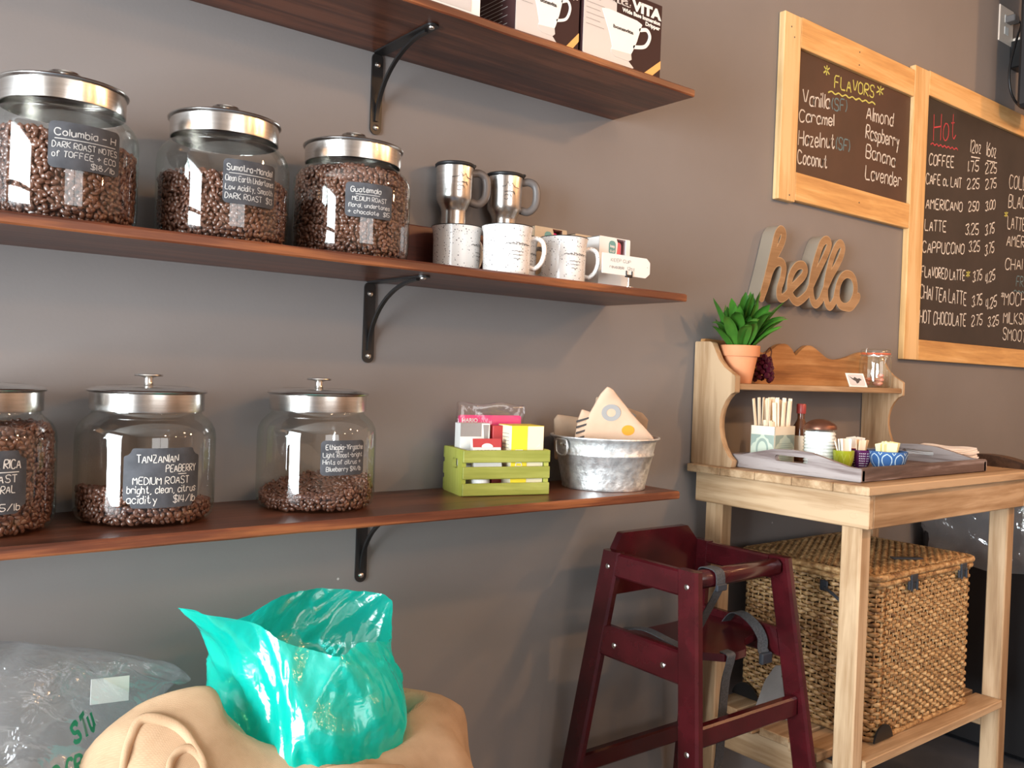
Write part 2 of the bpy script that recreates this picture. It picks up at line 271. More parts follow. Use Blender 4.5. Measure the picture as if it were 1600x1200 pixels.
# ---------------------------------------------------------------- geometry helpers
class G:
    """collects faces; build() links them as ONE mesh object"""
    def __init__(s): s.V = []; s.F = []; s.MI = []
    def add(s, V, F, mi=0):
        o = len(s.V); s.V += [tuple(v) for v in V]; s.F += [tuple(i + o for i in f) for f in F]; s.MI += [mi] * len(F); return s
    def box(s, c, d, b=0.0015, rot=None, mi=0):
        h = [k / 2 for k in d]; b = min(b, *[k * 0.9 for k in h]); V = []; idx = {}
        for sx in (-1, 1):
            for sy in (-1, 1):
                for sz in (-1, 1):
                    for ax in range(3):
                        p = [sx * (h[0] - b), sy * (h[1] - b), sz * (h[2] - b)]; p[ax] = (sx, sy, sz)[ax] * h[ax]
                        idx[(sx, sy, sz, ax)] = len(V); V.append(Vector(p))
        F = []
        for ax in range(3):
            a1, a2 = (ax + 1) % 3, (ax + 2) % 3
            for sg in (-1, 1):
                q = []
                for (u, v) in ((-1, -1), (1, -1), (1, 1), (-1, 1)):
                    k = [0, 0, 0]; k[ax] = sg; k[a1] = u; k[a2] = v; q.append(idx[(k[0], k[1], k[2], ax)])
                F.append(q if sg > 0 else q[::-1])
            for u in (-1, 1):
                for v in (-1, 1):
                    def id_(e, fx):
                        k = [0, 0, 0]; k[ax] = e; k[a1] = u; k[a2] = v; return idx[(k[0], k[1], k[2], fx)]
                    q = [id_(-1, a1), id_(1, a1), id_(1, a2), id_(-1, a2)]; F.append(q if u * v < 0 else q[::-1])
        for sx in (-1, 1):
            for sy in (-1, 1):
                for sz in (-1, 1):
                    q = [idx[(sx, sy, sz, a)] for a in range(3)]; F.append(q if sx * sy * sz > 0 else q[::-1])
        c = Vector(c)
        return s.add([(rot @ v if rot else v) + c for v in V], F, mi)
    def bx(s, x0, x1, y0, y1, z0, z1, b=0.0015, mi=0):
        return s.box(((x0 + x1) / 2, (y0 + y1) / 2, (z0 + z1) / 2), (abs(x1 - x0), abs(y1 - y0), abs(z1 - z0)), b, None, mi)
    def bar(s, p0, p1, w, d, up=(0, 0, 1), b=0.002, mi=0):
        p0 = Vector(p0); p1 = Vector(p1); x = (p1 - p0); L = x.length; x.normalize(); y = Vector(up).cross(x).normalized(); z = x.cross(y)
        return s.box((p0 + p1) / 2, (L, w, d), b, Matrix((x, y, z)).transposed(), mi)
    def lathe(s, prof, n=48, c=(0, 0, 0), mi=0, cap0=False, cap1=False, mod=None):
        V = []; F = []
        for i, (r, z) in enumerate(prof):
            for k in range(n):
                a = 2 * PI * k / n; rr = r * (mod(a, z) if mod else 1); V.append((c[0] + rr * math.cos(a), c[1] + rr * math.sin(a), c[2] + z))
        for i in range(len(prof) - 1):
            for k in range(n):
                k2 = (k + 1) % n; F.append((i * n + k, i * n + k2, (i + 1) * n + k2, (i + 1) * n + k))
        if cap0: F.append(tuple(range(n))[::-1])
        if cap1: F.append(tuple((len(prof) - 1) * n + k for k in range(n)))
        return s.add(V, F, mi)
    def tube(s, P, r, n=10, mi=0, closed=False, flat=1.0, cap=True, up=None):
        P = [Vector(p) for p in P]; m = len(P); V = []; F = []; nv = None
        for i, p in enumerate(P):
            t = (P[(i + 1) % m] - P[i - 1]) if closed else (P[min(i + 1, m - 1)] - P[max(i - 1, 0)]); t.normalize()
            if nv is None:
                a = Vector(up) if up else (Vector((0, 0, 1)) if abs(t.z) < 0.9 else Vector((1, 0, 0)))
                nv = (a - t * a.dot(t)).normalized()
            else: nv = (nv - t * nv.dot(t)).normalized()
            bv = t.cross(nv); rr = r[i] if isinstance(r, (list, tuple)) else r
            for k in range(n):
                a = 2 * PI * k / n; V.append(p + nv * (math.cos(a) * rr) + bv * (math.sin(a) * rr * flat))
        for i in range(m if closed else m - 1):
            j = (i + 1) % m
            for k in range(n):
                k2 = (k + 1) % n; F.append((i * n + k, i * n + k2, j * n + k2, j * n + k))
        if cap and not closed: F += [tuple(range(n))[::-1], tuple((m - 1) * n + k for k in range(n))]
        return s.add(V, F, mi)
    def strap(s, P, w, side, th=0.0016, mi=0):
        """a flat web of width w along P, side = width direction (one vector or a list)"""
        P = [Vector(p) for p in P]; m = len(P); V = []; F = []
        for i, p in enumerate(P):
            t = (P[min(i + 1, m - 1)] - P[max(i - 1, 0)]).normalized(); sd = Vector(side[i] if isinstance(side, list) else side)
            sd = (sd - t * sd.dot(t)).normalized() * (w / 2); nn = t.cross(sd).normalized() * (th / 2)
            V += [p - sd - nn, p + sd - nn, p + sd + nn, p - sd + nn]
        for i in range(m - 1):
            for k in range(4): F.append((i * 4 + k, i * 4 + (k + 1) % 4, i * 4 + 4 + (k + 1) % 4, i * 4 + 4 + k))
        F += [(3, 2, 1, 0), tuple((m - 1) * 4 + k for k in range(4))]
        return s.add(V, F, mi)
    def grid(s, rows, closed=False, mi=0, flip=False):
        n = len(rows[0]); V = [p for r in rows for p in r]; F = []
        for i in range(len(rows) - 1):
            for k in range(n if closed else n - 1):
                k2 = (k + 1) % n; q = (i * n + k, i * n + k2, (i + 1) * n + k2, (i + 1) * n + k); F.append(q[::-1] if flip else q)
        return s.add(V, F, mi)
    def build(s, name, mats, parent=None, smooth=30, loc=None):
        me = bpy.data.meshes.new(name); me.from_pydata(s.V, [], s.F)
        mats = mats if isinstance(mats, (list, tuple)) else [mats]
        for m in mats: me.materials.append(M[m] if isinstance(m, str) else m)
        if len(mats) > 1: me.polygons.foreach_set('material_index', s.MI)
        if smooth:
            me.polygons.foreach_set('use_smooth', [True] * len(me.polygons))
        if len(s.F) < 30000:
            b = bmesh.new(); b.from_mesh(me); bmesh.ops.recalc_face_normals(b, faces=b.faces); b.to_mesh(me); b.free()
        if smooth and smooth < 180: me.set_sharp_from_angle(angle=math.radians(smooth))
        me.update()
        o = bpy.data.objects.new(name, me); COL.objects.link(o)
        if parent: o.parent = parent
        if loc: o.location = loc
        return o

def tag(o, label, cat, group=None, kind=None):
    if label: o['label'] = label
    if cat: o['category'] = cat
    if group: o['group'] = group
    if kind: o['kind'] = kind
    return o
def thing(name, label, cat, loc=(0, 0, 0), rz=0.0, group=None):
    o = bpy.data.objects.new(name, None); COL.objects.link(o); o.location = loc; o.rotation_euler = (0, 0, rz); o.empty_display_size = 0.05
    return tag(o, label, cat, group)
def dup(root, loc, rz, label, group=None):
    def cp(o, par):
        c = o.copy(); COL.objects.link(c); c.parent = par
        for ch in list(o.children): cp(ch, c)
        return c
    kids = list(root.children); r = root.copy(); COL.objects.link(r)
    for ch in kids: cp(ch, r)
    r.location = loc; r.rotation_euler = (0, 0, rz); r['label'] = label
    if group: r['group'] = group
    return r
def catmull(P, n=8, closed=False):
    P = [np.array(p, float) for p in P]; m = len(P); out = []
    for i in range(m if closed else m - 1):
        g = (lambda k: P[k % m]) if closed else (lambda k: P[max(0, min(m - 1, k))])
        a, b, c, d = g(i - 1), g(i), g(i + 1), g(i + 2)
        for k in range(n):
            t = k / n; out.append(0.5 * (2 * b + (c - a) * t + (2 * a - 5 * b + 4 * c - d) * t * t + (3 * b - a - 3 * c + d) * t ** 3))
    if not closed: out.append(P[-1])
    return [tuple(p) for p in out]
# signed distances on numpy grids (negative inside)
def sd_line(pts):
    def f(U, V):
        D = np.full(U.shape, 9.0)
        for (a, b), (c, d) in zip(pts[:-1], pts[1:]):
            ex, ey = c - a, d - b; L = ex * ex + ey * ey + 1e-12
            t = np.clip(((U - a) * ex + (V - b) * ey) / L, 0, 1); D = np.minimum(D, np.hypot(U - a - t * ex, V - b - t * ey))
        return D
    return f
def sd_poly(pts):
    def f(U, V):
        D = sd_line(list(pts) + [pts[0]])(U, V); ins = np.zeros(U.shape, bool)
        for i in range(len(pts)):
            (a, b), (c, d) = pts[i], pts[(i + 1) % len(pts)]
            if abs(b - d) < 1e-12: continue
            ins ^= ((b > V) != (d > V)) & (U < (c - a) * (V - b) / (d - b) + a)
        return np.where(ins, -D, D)
    return f
def sd_rr(cx, cy, w, h, r):
    def f(U, V):
        qx = np.abs(U - cx) - w / 2 + r; qy = np.abs(V - cy) - h / 2 + r
        return np.hypot(np.maximum(qx, 0), np.maximum(qy, 0)) + np.minimum(np.maximum(qx, qy), 0) - r
    return f
def plate(g, f, ext, n, place, t0, t1, mi=0, mi_side=None, puff=None):
    """solid slab of the region f<0; place(u,v,w)->xyz; w runs t0 (back) .. t1 (front)"""
    u0, u1, v0, v1 = ext; nx = n; ny = max(4, int(n * (v1 - v0) / (u1 - u0)))
    us = np.linspace(u0, u1, nx + 1); vs = np.linspace(v0, v1, ny + 1); UU, VV = np.meshgrid(us, vs, indexing='ij'); D = f(UU, VV)
    D = np.where(np.abs(D) < 1e-9, -1e-9, D); idx = {}; P = []; polys = []
    def vid(k, u, v, d):
        if k not in idx: idx[k] = len(P); P.append((u, v, d))
        return idx[k]
    cor = ((0, 0), (1, 0), (1, 1), (0, 1))
    for i in range(nx):
        for j in range(ny):
            d = [D[i + a, j + b] for a, b in cor]
            if min(d) > 0: continue
            q = []
            for k in range(4):
                a, b = cor[k]; a2, b2 = cor[(k + 1) % 4]; da, db = d[k], d[(k + 1) % 4]
                if da < 0: q.append(vid((i + a, j + b), us[i + a], vs[j + b], da))
                if (da < 0) != (db < 0):
                    t = da / (da - db); ka = (i + a, j + b); kb = (i + a2, j + b2); key = (min(ka, kb), max(ka, kb))
                    q.append(vid(key, us[i + a] + t * (us[i + a2] - us[i + a]), vs[j + b] + t * (vs[j + b2] - vs[j + b]), 0.0))
            if len(q) > 2: polys.append(q)
    m = len(P); pf = (lambda d: puff * (1 - math.exp(d / (puff * 1.2 + 1e-9)))) if puff else (lambda d: 0.0)
    V = [place(u, v, t1 + pf(d)) for u, v, d in P] + [place(u, v, t0 - pf(d)) for u, v, d in P]
    edges = {}
    for q in polys:
        for k in range(len(q)): edges[(q[k], q[(k + 1) % len(q)])] = 1
    side = [(b, a, a + m, b + m) for (a, b) in edges if (b, a) not in edges]
    g.add(V, polys + [tuple(x + m for x in q[::-1]) for q in polys], mi)
    o = len(g.V) - 2 * m; g.F += [tuple(x + o for x in q) for q in side]; g.MI += [mi if mi_side is None else mi_side] * len(side)
    return g
def pl_xz(x0, y0, z0):      # faces -y (towards the room)
    return lambda u, v, w: (x0 + u, y0 - w, z0 + v)
def pl_yz(x0, y0, z0):      # u along -y (towards the room), faces -x
    return lambda u, v, w: (x0 - w, y0 - u, z0 + v)
def pl_cyl(R, a0, z0, c=(0, 0)):
    return lambda u, v, w: (c[0] + (R + w) * math.cos(a0 + u / R), c[1] + (R + w) * math.sin(a0 + u / R), z0 + v)

# ---------------------------------------------------------------- hand lettering (single-stroke letters as ribbons)
GL = dict(zip('ABCDEFGHIKLMNOPRSTUVWXYZ', ['022842 1434', '02083847463505 3544433202', '4738180604123243', '02082846442202', '48080242 0535', '480802 0535', '47381806041232434525', '0802 4842 0545', '1812', '0802 480542', '080242', '0208254842', '02084248', '28070322434728', '02083847463505', '0208384746350542', '47381807153543321203', '0848 2822', '080312324348', '082248', '0812263248', '0842 4802', '0825 482522', '08480242']))
GL.update(dict(zip('abcdefghiklmnoprstuvwxyz', ['3616050312223335 3632', '0802 0516263533221203', '3526160503122233', '3832 3526160503122233', '04343526160503122233', '37281712 0626', '3616050312223336312000', '0802 0516263532', '0602 0708', '0802 360432', '0802', '0602 05162522 25364542', '0602 0516263532', '160503122233352616', '0600 0516263533221203', '0602 05162635', '3526160533221203', '18132233 0626', '060312223336 3632', '061236', '0612253246', '0632 3602', '0623 3610', '06360232'])))
GL.update(dict(zip('0123456789', ['28070322434728', '1822', '07183847460242', '0738472544321203', '180444 3832', '480805354443321203', '380503123243443505', '084822', '2807153533120304153728', '354616073847462212'])))
GL.update({'.': '1213', ',': '1201', '-': '0535', '*': '2822 0743 0347', '(': '18060412', ')': '08161402', '/': '0248', '+': '2723 0545', '$': '47381807153543321203 2921', "'": '0807'})
GL['1'] = '1812'; GL['8'] = '2807153544321204153728'
def text_strokes(txt, jit=0.12, rnd=random):
    out = []; x = 0.0
    for ch in txt:
        if ch == ' ': x += 2.6; continue
        st = []; mxx = 0
        for s in GL[ch].split():
            pts = [(int(s[i]), int(s[i + 1]) - 2) for i in range(0, len(s), 2)]; st.append(pts); mxx = max(mxx, max(p[0] for p in pts))
        mn = min(p[0] for q in st for p in q); dy = rnd.uniform(-jit, jit) * 2; sl = rnd.uniform(-0.03, 0.10)
        for q in st:
            q = [(x + a - mn + sl * b + rnd.uniform(-jit, jit), b + dy + rnd.uniform(-jit, jit)) for a, b in q]
            if len(q) > 2:       # soften corners once
                r = [q[0]]
                for (a, b), (c, d) in zip(q[:-1], q[1:]): r += [(a * .8 + c * .2, b * .8 + d * .2), (a * .2 + c * .8, b * .2 + d * .8)]
                q = r + [q[-1]]
            out.append(q)
        x += mxx - mn + 1.25
    return out, max(x - 1.25, 1.0)
def ribbon(g, pts, w, place, lift=0.0006, mi=0):
    n = len(pts); L = []; R = []
    for i, (u, v) in enumerate(pts):
        a = pts[max(0, i - 1)]; b = pts[min(n - 1, i + 1)]; dx, dy = b[0] - a[0], b[1] - a[1]; l = math.hypot(dx, dy) or 1
        ww = w * (0.8 + 0.4 * random.random()) / 2; nx, ny = -dy / l * ww, dx / l * ww
        L.append(place(u + nx, v + ny, lift)); R.append(place(u - nx, v - ny, lift))
    g.grid([L, R], mi=mi, flip=True)
def write(g, txt, u0, v0, width, h, place, w=0.003, rise=0.0, mi=0, lift=0.0006):
    if txt == '~':
        k = 14; ribbon(g, catmull([(u0 + width * i / k, v0 + rise * i / k + h * 0.5 * (1 if i % 2 else -1)) for i in range(k + 1)], 3), w, place, lift, mi); return
    if txt == '_':
        ribbon(g, [(u0 + width * i / 6, v0 + rise * i / 6) for i in range(7)], w, place, lift, mi); return
    st, W_ = text_strokes(txt); sx = width / W_; sy = h / 6.0
    for q in st: ribbon(g, [(u0 + a * sx, v0 + b * sy + rise * a / W_) for a, b in q], w, place, lift, mi)
def font_mesh(g, txt, size, place, width=None, mi=0, lift=0.0006, bold=0.0):
    cu = bpy.data.curves.new('t', 'FONT'); cu.body = txt; cu.size = size; cu.offset = bold; cu.resolution_u = 3
    o = bpy.data.objects.new('t', cu); COL.objects.link(o); bpy.context.view_layer.update()
    me = bpy.data.meshes.new_from_object(o.evaluated_get(bpy.context.evaluated_depsgraph_get()))
    xs = [v.co.x for v in me.vertices]; k = (width / max(xs)) if width else 1.0
    g.add([place(v.co.x * k, v.co.y, lift) for v in me.vertices], [tuple(p.vertices) for p in me.polygons], mi)
    bpy.data.objects.remove(o); bpy.data.curves.remove(cu); bpy.data.meshes.remove(me)
random.seed(7)

# ---------------------------------------------------------------- the room
XL, XR, YF, H = -3.0, 6.0, -5.5, 3.05
def struct(name, g, m, **k):
    o = g.build(name, m, **k); o['kind'] = 'structure'; return o
struct('floor', G().bx(XL - .1, XR + .1, YF - .1, 0.1, -0.1, 0, 0), 'floor')
struct('ceiling', G().bx(XL - .1, XR + .1, YF - .1, 0.1, H, H + .1, 0), 'ceiling')
struct('wall_back', G().bx(XL - .1, XR + .1, 0, 0.1, 0, H, 0), 'wall')
struct('wall_right', G().bx(XR, XR + .1, YF, 0, 0, H, 0), 'wall_b')
def holed(name, horiz, fixed, a0, a1, hole, m):
    g = G(); h0, h1, z0, z1 = hole
    for (p, q, r, t) in ((a0, h0, 0, H), (h1, a1, 0, H), (h0, h1, 0, z0), (h0, h1, z1, H)):
        if horiz: g.bx(p, q, fixed - .1, fixed, r, t, 0)
        else: g.bx(fixed - .1, fixed, p, q, r, t, 0)
    return struct(name, g, m)
WY0, WY1, WZ0, WZ1 = -2.52, -0.18, 0.05, 2.6
holed('wall_left', False, XL, YF, 0, (WY0, WY1, WZ0, WZ1), 'wall_b')
holed('wall_front', True, YF, XL, XR, (-0.4, 2.2, 0.8, 2.7), 'wall_b')
g = G()
for y in (WY0 + .03, WY1 - .03): g.bx(XL - .08, XL - .02, y - .03, y + .03, WZ0, WZ1)
for z in (WZ0 + .03, WZ1 - .03, 1.84): g.bx(XL - .08, XL - .02, WY0, WY1, z - .03, z + .03)
struct('window_1', g, 'white_frame')
g = G()
for x in (-.37, .9, 2.17): g.bx(x - .03, x + .03, YF - .08, YF - .02, .8, 2.7)
for z in (.83, 2.67): g.bx(-.4, 2.2, YF - .08, YF - .02, z - .03, z + .03)
struct('window_2', g, 'white_frame')  # unseen frame around the opening of the added front fill
for i, (lx, ly, lz, pw) in enumerate(LAMPS):
    t = thing('pendant_lamp', ['warm pendant lamp hanging over the wooden coffee bar', 'warm pendant lamp hanging before the drinks menu', 'warm pendant lamp hanging far back on the left', 'warm pendant lamp hanging far back in the middle', 'warm pendant lamp hanging far back on the right'][i], 'lamp', (lx, ly, H), group='pendant lamps')
    d = lz - H
    G().tube([(0, 0, 0), (0, 0, d + .12)], .004, 6).build('cord', 'black', t)
    G().lathe([(.02, d + .14), (.03, d + .10), (.10, d + .02), (.13, d - .02), (.127, d - .02), (.097, d + .018), (.02, d + .09)], 32).build('shade', 'black', t)
    b = G().lathe([(.001, d - .02), (.02, d - .01), (.03, d + .02), (.02, d + .055), (.012, d + .08)], 20).build('bulb', 'bulb', t); b.visible_shadow = True

# ---------------------------------------------------------------- shelves and brackets
SE, SD, ST, SX0 = 1.438, 0.243, 0.0165, -0.55
S1, S2, S3 = 1.7057 + ST, 1.2779 + ST, 0.8636 + ST      # top surfaces
def shelf(ztop, label, chips):
    t = thing('wall_shelf', label, 'shelf', ((SX0 + SE) / 2, 0, ztop - ST), group='wall shelves')
    hx = (SE - SX0) / 2; n = 90; rows = []
    # a plank with a slightly uneven front edge
    us = [-hx + 2 * hx * i / n for i in range(n + 1)]
    wob = [(noise.noise((u * 7 + ztop * 9, 0.3, ztop)) * 0.0025, noise.noise((u * 11, 4.3, ztop)) * 0.0012) for u in us]
    sec = lambda u, a, b: [(u, -.0005, 0), (u, -SD + .002 + a, 0 + b), (u, -SD + a, .0025 + b), (u, -SD + a, ST - .0035 + b), (u, -SD + .004 + a, ST), (u, -.0005, ST)]
    for u, (a, b) in zip(us, wob): rows.append(sec(u, a, b * .5))
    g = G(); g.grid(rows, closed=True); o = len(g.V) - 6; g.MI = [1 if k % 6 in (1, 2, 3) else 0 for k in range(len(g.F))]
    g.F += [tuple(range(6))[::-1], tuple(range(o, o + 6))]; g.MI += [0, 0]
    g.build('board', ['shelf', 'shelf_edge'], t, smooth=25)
    return t
shelf(S1, 'highest dark stained wall shelf, carrying the dripper boxes', 0)
shelf(S2, 'middle dark stained wall shelf, carrying the mugs', 0)
shelf(S3, 'lowest dark stained wall shelf, carrying the green crate and metal tub', 0)
def bracket(z, label):
    t = thing('shelf_bracket', label, 'bracket', (0.8216, 0, z), group='black shelf brackets')
    g = G(); w = .0235
    plate(g, sd_rr(0, -.076, w, .152, .0115), (-.0125, .0125, -.1525, .0005), 26, pl_xz(0, 0, 0), 0.0002, .0035)
    g.build('wall_plate', 'black', t)
    g = G(); plate(g, sd_rr(0, -.1005, w, .197, .0115), (-.0125, .0125, -.2, -.001), 26, lambda u, v, w: (u, v, -w), 0.0002, .0035); g.build('arm', 'black', t)
    P = [(0, -.005 - .165 * (1 - math.cos(k / 16 * PI / 2)), -.128 + .123 * math.sin(k / 16 * PI / 2)) for k in range(17)]
    G().strap(P, .007, (1, 0, 0), .005).build('brace', 'black', t)
    scr = lambda: [(.0001, .0035), (.003, .0032), (.0052, .0018), (.0056, 0)]
    for (y, zz) in ((0, -.022), (0, -.139)):
        g = G(); g.lathe(scr(), 16); g.V = [(x, -.0035 - c, b + zz) for x, b, c in g.V]; g.build('screw', 'screw', t)
    g = G(); g.lathe(scr(), 16); g.V = [(x, b - .186, -.0035 - c) for x, b, c in g.V]; g.build('screw', 'screw', t)
bracket(S1 - ST, 'black arched bracket under the highest shelf')
bracket(S2 - ST, 'black arched bracket under the middle shelf')
bracket(S3 - ST, 'black arched bracket under the lowest shelf')

# ---------------------------------------------------------------- coffee jars
JR = .0985
JP = [(.0005, .006), (.074, .004), (.080, .0002), (.0875, .002), (.0955, .0085), (.0980, .020), (JR, .034), (JR, .122), (.0968, .134), (.0915, .1445), (.0835, .1525), (.0775, .157), (.0765, .162), (.0765, .170)]
def bean_protos():
    out = []
    for var in range(3):
        V = []; F = []; nu, nv = 7, 6
        for j in range(nv + 1):
            th = PI * j / nv
            for i in range(nu):
                ph = 2 * PI * i / nu; x = math.cos(th); y = math.sin(th) * math.cos(ph); z = math.sin(th) * math.sin(ph)
                if z > 0: z *= 0.62 - 0.35 * math.exp(-(y * 3.2) ** 2)
                V.append((x * .0053, y * .0038, z * .0031))
        for j in range(nv):
            for i in range(nu): F.append((j * nu + i, j * nu + (i + 1) % nu, (j + 1) * nu + (i + 1) % nu, (j + 1) * nu + i))
        out.append((np.array(V), np.array(F)))
    return out
BP = bean_protos()
def beans(loc, level, slope, sdir, label):
    rs = np.random.RandomState(int(loc[0] * 1000)); pos = []; nrm = []
    top = lambda x, y: level + slope * (x * math.cos(sdir) + y * math.sin(sdir))
    rin = lambda z: np.interp(z, [.006, .012, .026, .04, .122, .136, .146, .155], [.086, .0925, .0955, .0962, .0962, .094, .088, .08]) - .0035
    zc = .0075
    while zc < .156:
        R = rin(zc); n = int(2 * PI * R / .0083); off = rs.rand()
        for k in range(n):
            a = 2 * PI * (k + off + rs.uniform(-.25, .25)) / n; z = zc + rs.uniform(-.0022, .0022); rr = R - rs.uniform(0, .0022); x, y = rr * math.cos(a), rr * math.sin(a)
            if z < top(x, y): pos.append((x, y, z)); nrm.append((math.cos(a), math.sin(a), 0))
            if z < top(x * .94, y * .94):
                a2 = a + .05; pos.append(((rr - .0055) * math.cos(a2), (rr - .0055) * math.sin(a2), z + .003)); nrm.append((math.cos(a), math.sin(a), 0.3))
        zc += .0058
    r = .003
    while r < .094:
        n = max(1, int(2 * PI * r / .0078)); off = rs.rand()
        for k in range(n):
            a = 2 * PI * (k + off + rs.uniform(-.3, .3)) / n; x, y = r * math.cos(a), r * math.sin(a); z = top(x, y)
            if r < rin(z) and z < .158: pos.append((x, y, z + rs.uniform(-.002, .001))); nrm.append((0, 0, 1))
        r += .0066
    P = np.array(pos); N = np.array(nrm, float) + rs.normal(0, .35, P.shape); N /= np.linalg.norm(N, axis=1)[:, None]
    T = rs.normal(0, 1, P.shape); T -= N * (T * N).sum(1)[:, None]; T /= np.linalg.norm(T, axis=1)[:, None]; B = np.cross(N, T); s = rs.uniform(.86, 1.12, len(P))
    flip = np.where(rs.rand(len(P)) < .45, 1, -1)[:, None]; N = N * flip; B = B * flip
    V0, F0 = BP[0]; V = (V0[None, :, 0, None] * T[:, None] + V0[None, :, 1, None] * B[:, None] + V0[None, :, 2, None] * N[:, None]) * s[:, None, None] + P[:, None]
    F = F0[None] + (np.arange(len(P)) * len(V0))[:, None, None]
    V = V.reshape(-1, 3); F = F.reshape(-1, 4)
    # a solid dark heart below the outer beans
    c = G(); n = 40; lev = []
    for k in range(n):
        a = 2 * PI * k / n; x, y = .084 * math.cos(a), .084 * math.sin(a); lev.append((x, y, max(.007, min(.146, top(x, y) - .004))))
    c.add([(.080 * math.cos(2 * PI * k / n), .080 * math.sin(2 * PI * k / n), .0065) for k in range(n)] + lev + [(0, 0, min(.15, level - .003))], [(k, (k + 1) % n, n + (k + 1) % n, n + k) for k in range(n)] + [(n + k, n + (k + 1) % n, 2 * n) for k in range(n)])
    me = bpy.data.meshes.new('coffee_beans'); o = len(V)
    me.from_pydata(np.vstack([V, np.array(c.V)]).tolist(), [], F.tolist() + [tuple(i + o for i in f) for f in c.F])
    me.materials.append(M['bean']); me.polygons.foreach_set('use_smooth', [True] * len(me.polygons)); me.update()
    ob = bpy.data.objects.new('coffee_beans', me); COL.objects.link(ob); ob.location = loc
    tag(ob, label, 'coffee beans', 'coffee beans in the glass jars', 'stuff')
def jar(x, y, z, label, blabel, level, slope, sdir, lab_deg, lw, lh, lz, fancy, lines):
    t = thing('glass_jar', label, 'jar', (x, y, z), group='glass coffee jars')
    G().lathe(JP, 72).build('jar_body', 'glass', t, smooth=60)
    lid = G().lathe([(.0785, .162), (.0800, .1622), (.0803, .165), (.0803, .188), (.0835, .1895), (.0842, .1915), (.083, .1932), (.078, .1938), (.070, .1965), (.060, .198), (.058, .1972), (.030, .1985), (.012, .1992), (.0005, .1992)], 72).build('lid', 'steel', t, smooth=50)
    G().lathe([(.0095, .1985), (.007, .2005), (.0062, .2045), (.0066, .2105), (.012, .2125), (.0195, .2128), (.0206, .2142), (.0200, .2158), (.012, .2170), (.0005, .2175)], 40).build('knob', 'steel', lid, smooth=50)
    cam_a = math.atan2(-1.4869 - y, -x) + math.radians(lab_deg)
    pl = pl_cyl(JR + .0004, cam_a, lz); g = G()
    if fancy:
        r0 = sd_rr(0, 0, lw, lh, .004)
        def f(U, V):
            D = r0(U, V)
            for sx in (-1, 1):
                for sy in (-1, 1): D = np.maximum(D, -(np.hypot(U - sx * lw / 2, V - sy * lh / 2) - .011))
                for q in (-.33, .33): D = np.maximum(D, -(np.hypot(U - sx * (lw / 2 + .009), V - q * lh * 0) - .0005))
            return D
    else: f = sd_rr(0, 0, lw, lh, .007)
    plate(g, f, (-lw / 2 - .001, lw / 2 + .001, -lh / 2 - .001, lh / 2 + .001), 34, pl, 0.0, .0005)
    lb = g.build('chalk_label', 'label', t, smooth=40)
    g = G()
    for (txt, u, v, w, h) in lines: write(g, txt, u * lw, v * lh, w * lw, h * lh, pl, .0011 if h < .14 else .0014, rise=.0, lift=.0009)
    g.build('lettering', 'chalk_w' if fancy else 'chalk_faint', lb, smooth=0)
    beans((x, y, z), level, slope, sdir, blabel)
JY = -.112
L5 = lambda a: [(s, -.44, .40 - .235 * (i + 1) + .12, w, .13) for i, (s, w) in enumerate(a)]
jar(.268, -.118, S2, 'glass bean jar at the left end of the middle shelf', 'dark beans in the leftmost jar of the middle shelf', .117, .09, PI * .8, 17, .092, .060, .097, False,
    [('Columbia - H', -.42, .20, .84, .15), ('_', -.42, .13, .84, 0), ('DARK ROAST NOTES', -.45, -.06, .9, .13), ('of TOFFEE + ECO', -.45, -.26, .88, .13), ('$18/lb', .05, -.44, .36, .12)])
jar(.495, -.120, S2, 'glass bean jar in the middle of the three on the middle shelf', 'dark beans in the middle jar of the middle shelf', .098, -.03, 0, 23, .082, .064, .086, False,
    [('Sumatra-Mandel', -.44, .24, .86, .14), ('_', -.40, .18, .8, 0), ('Clean Earth Undertones', -.46, .0, .92, .13), ('Low Acidity, Smooth', -.46, -.2, .9, .13), ('DARK ROAST  $13', -.46, -.40, .9, .13)])
jar(.716, -.120, S2, 'full glass bean jar nearest the travel mugs on the middle shelf', 'beans filling the jar nearest the travel mugs', .146, 0, 0, 17, .080, .055, .090, False,
    [('Guatemala', -.40, .22, .62, .15), ('_', -.30, .16, .5, 0), ('MEDIUM ROAST', -.36, -.03, .72, .13), ('floral, undertones', -.44, -.22, .88, .12), ('+ chocolate  $15', -.44, -.41, .88, .12)])
jar(.176, -.100, S3, 'glass bean jar cut off at the left end of the lowest shelf', 'beans in the jar at the left end of the lowest shelf', .138, .05, 0, 5, .104, .082, .074, True,
    [('VILLA RICA', -.10, .22, .52, .14), ('_', .0, .16, .4, 0), ('LIGHT ROAST', -.40, .0, .78, .12), ('FLORAL', .0, -.17, .36, .12), ('ALE', -.05, -.32, .2, .12), ('$15/lb', .08, -.45, .34, .11)])
jar(.396, -.106, S3, 'glass bean jar with a large peaberry label on the lowest shelf', 'low heap of beans in the jar with the large label', .038, -.16, .4, 14, .107, .084, .072, True,
    [('TANZANIAN', -.34, .26, .52, .13), ('PEABERRY', .02, .10, .42, .12), ('_', .18, .06, .12, 0), ('MEDIUM ROAST', -.38, -.10, .72, .12), ('bright, clean, citrus', -.45, -.25, .9, .12), ('acidity', -.45, -.42, .36, .13), ('$14/lb', .12, -.42, .32, .12)])
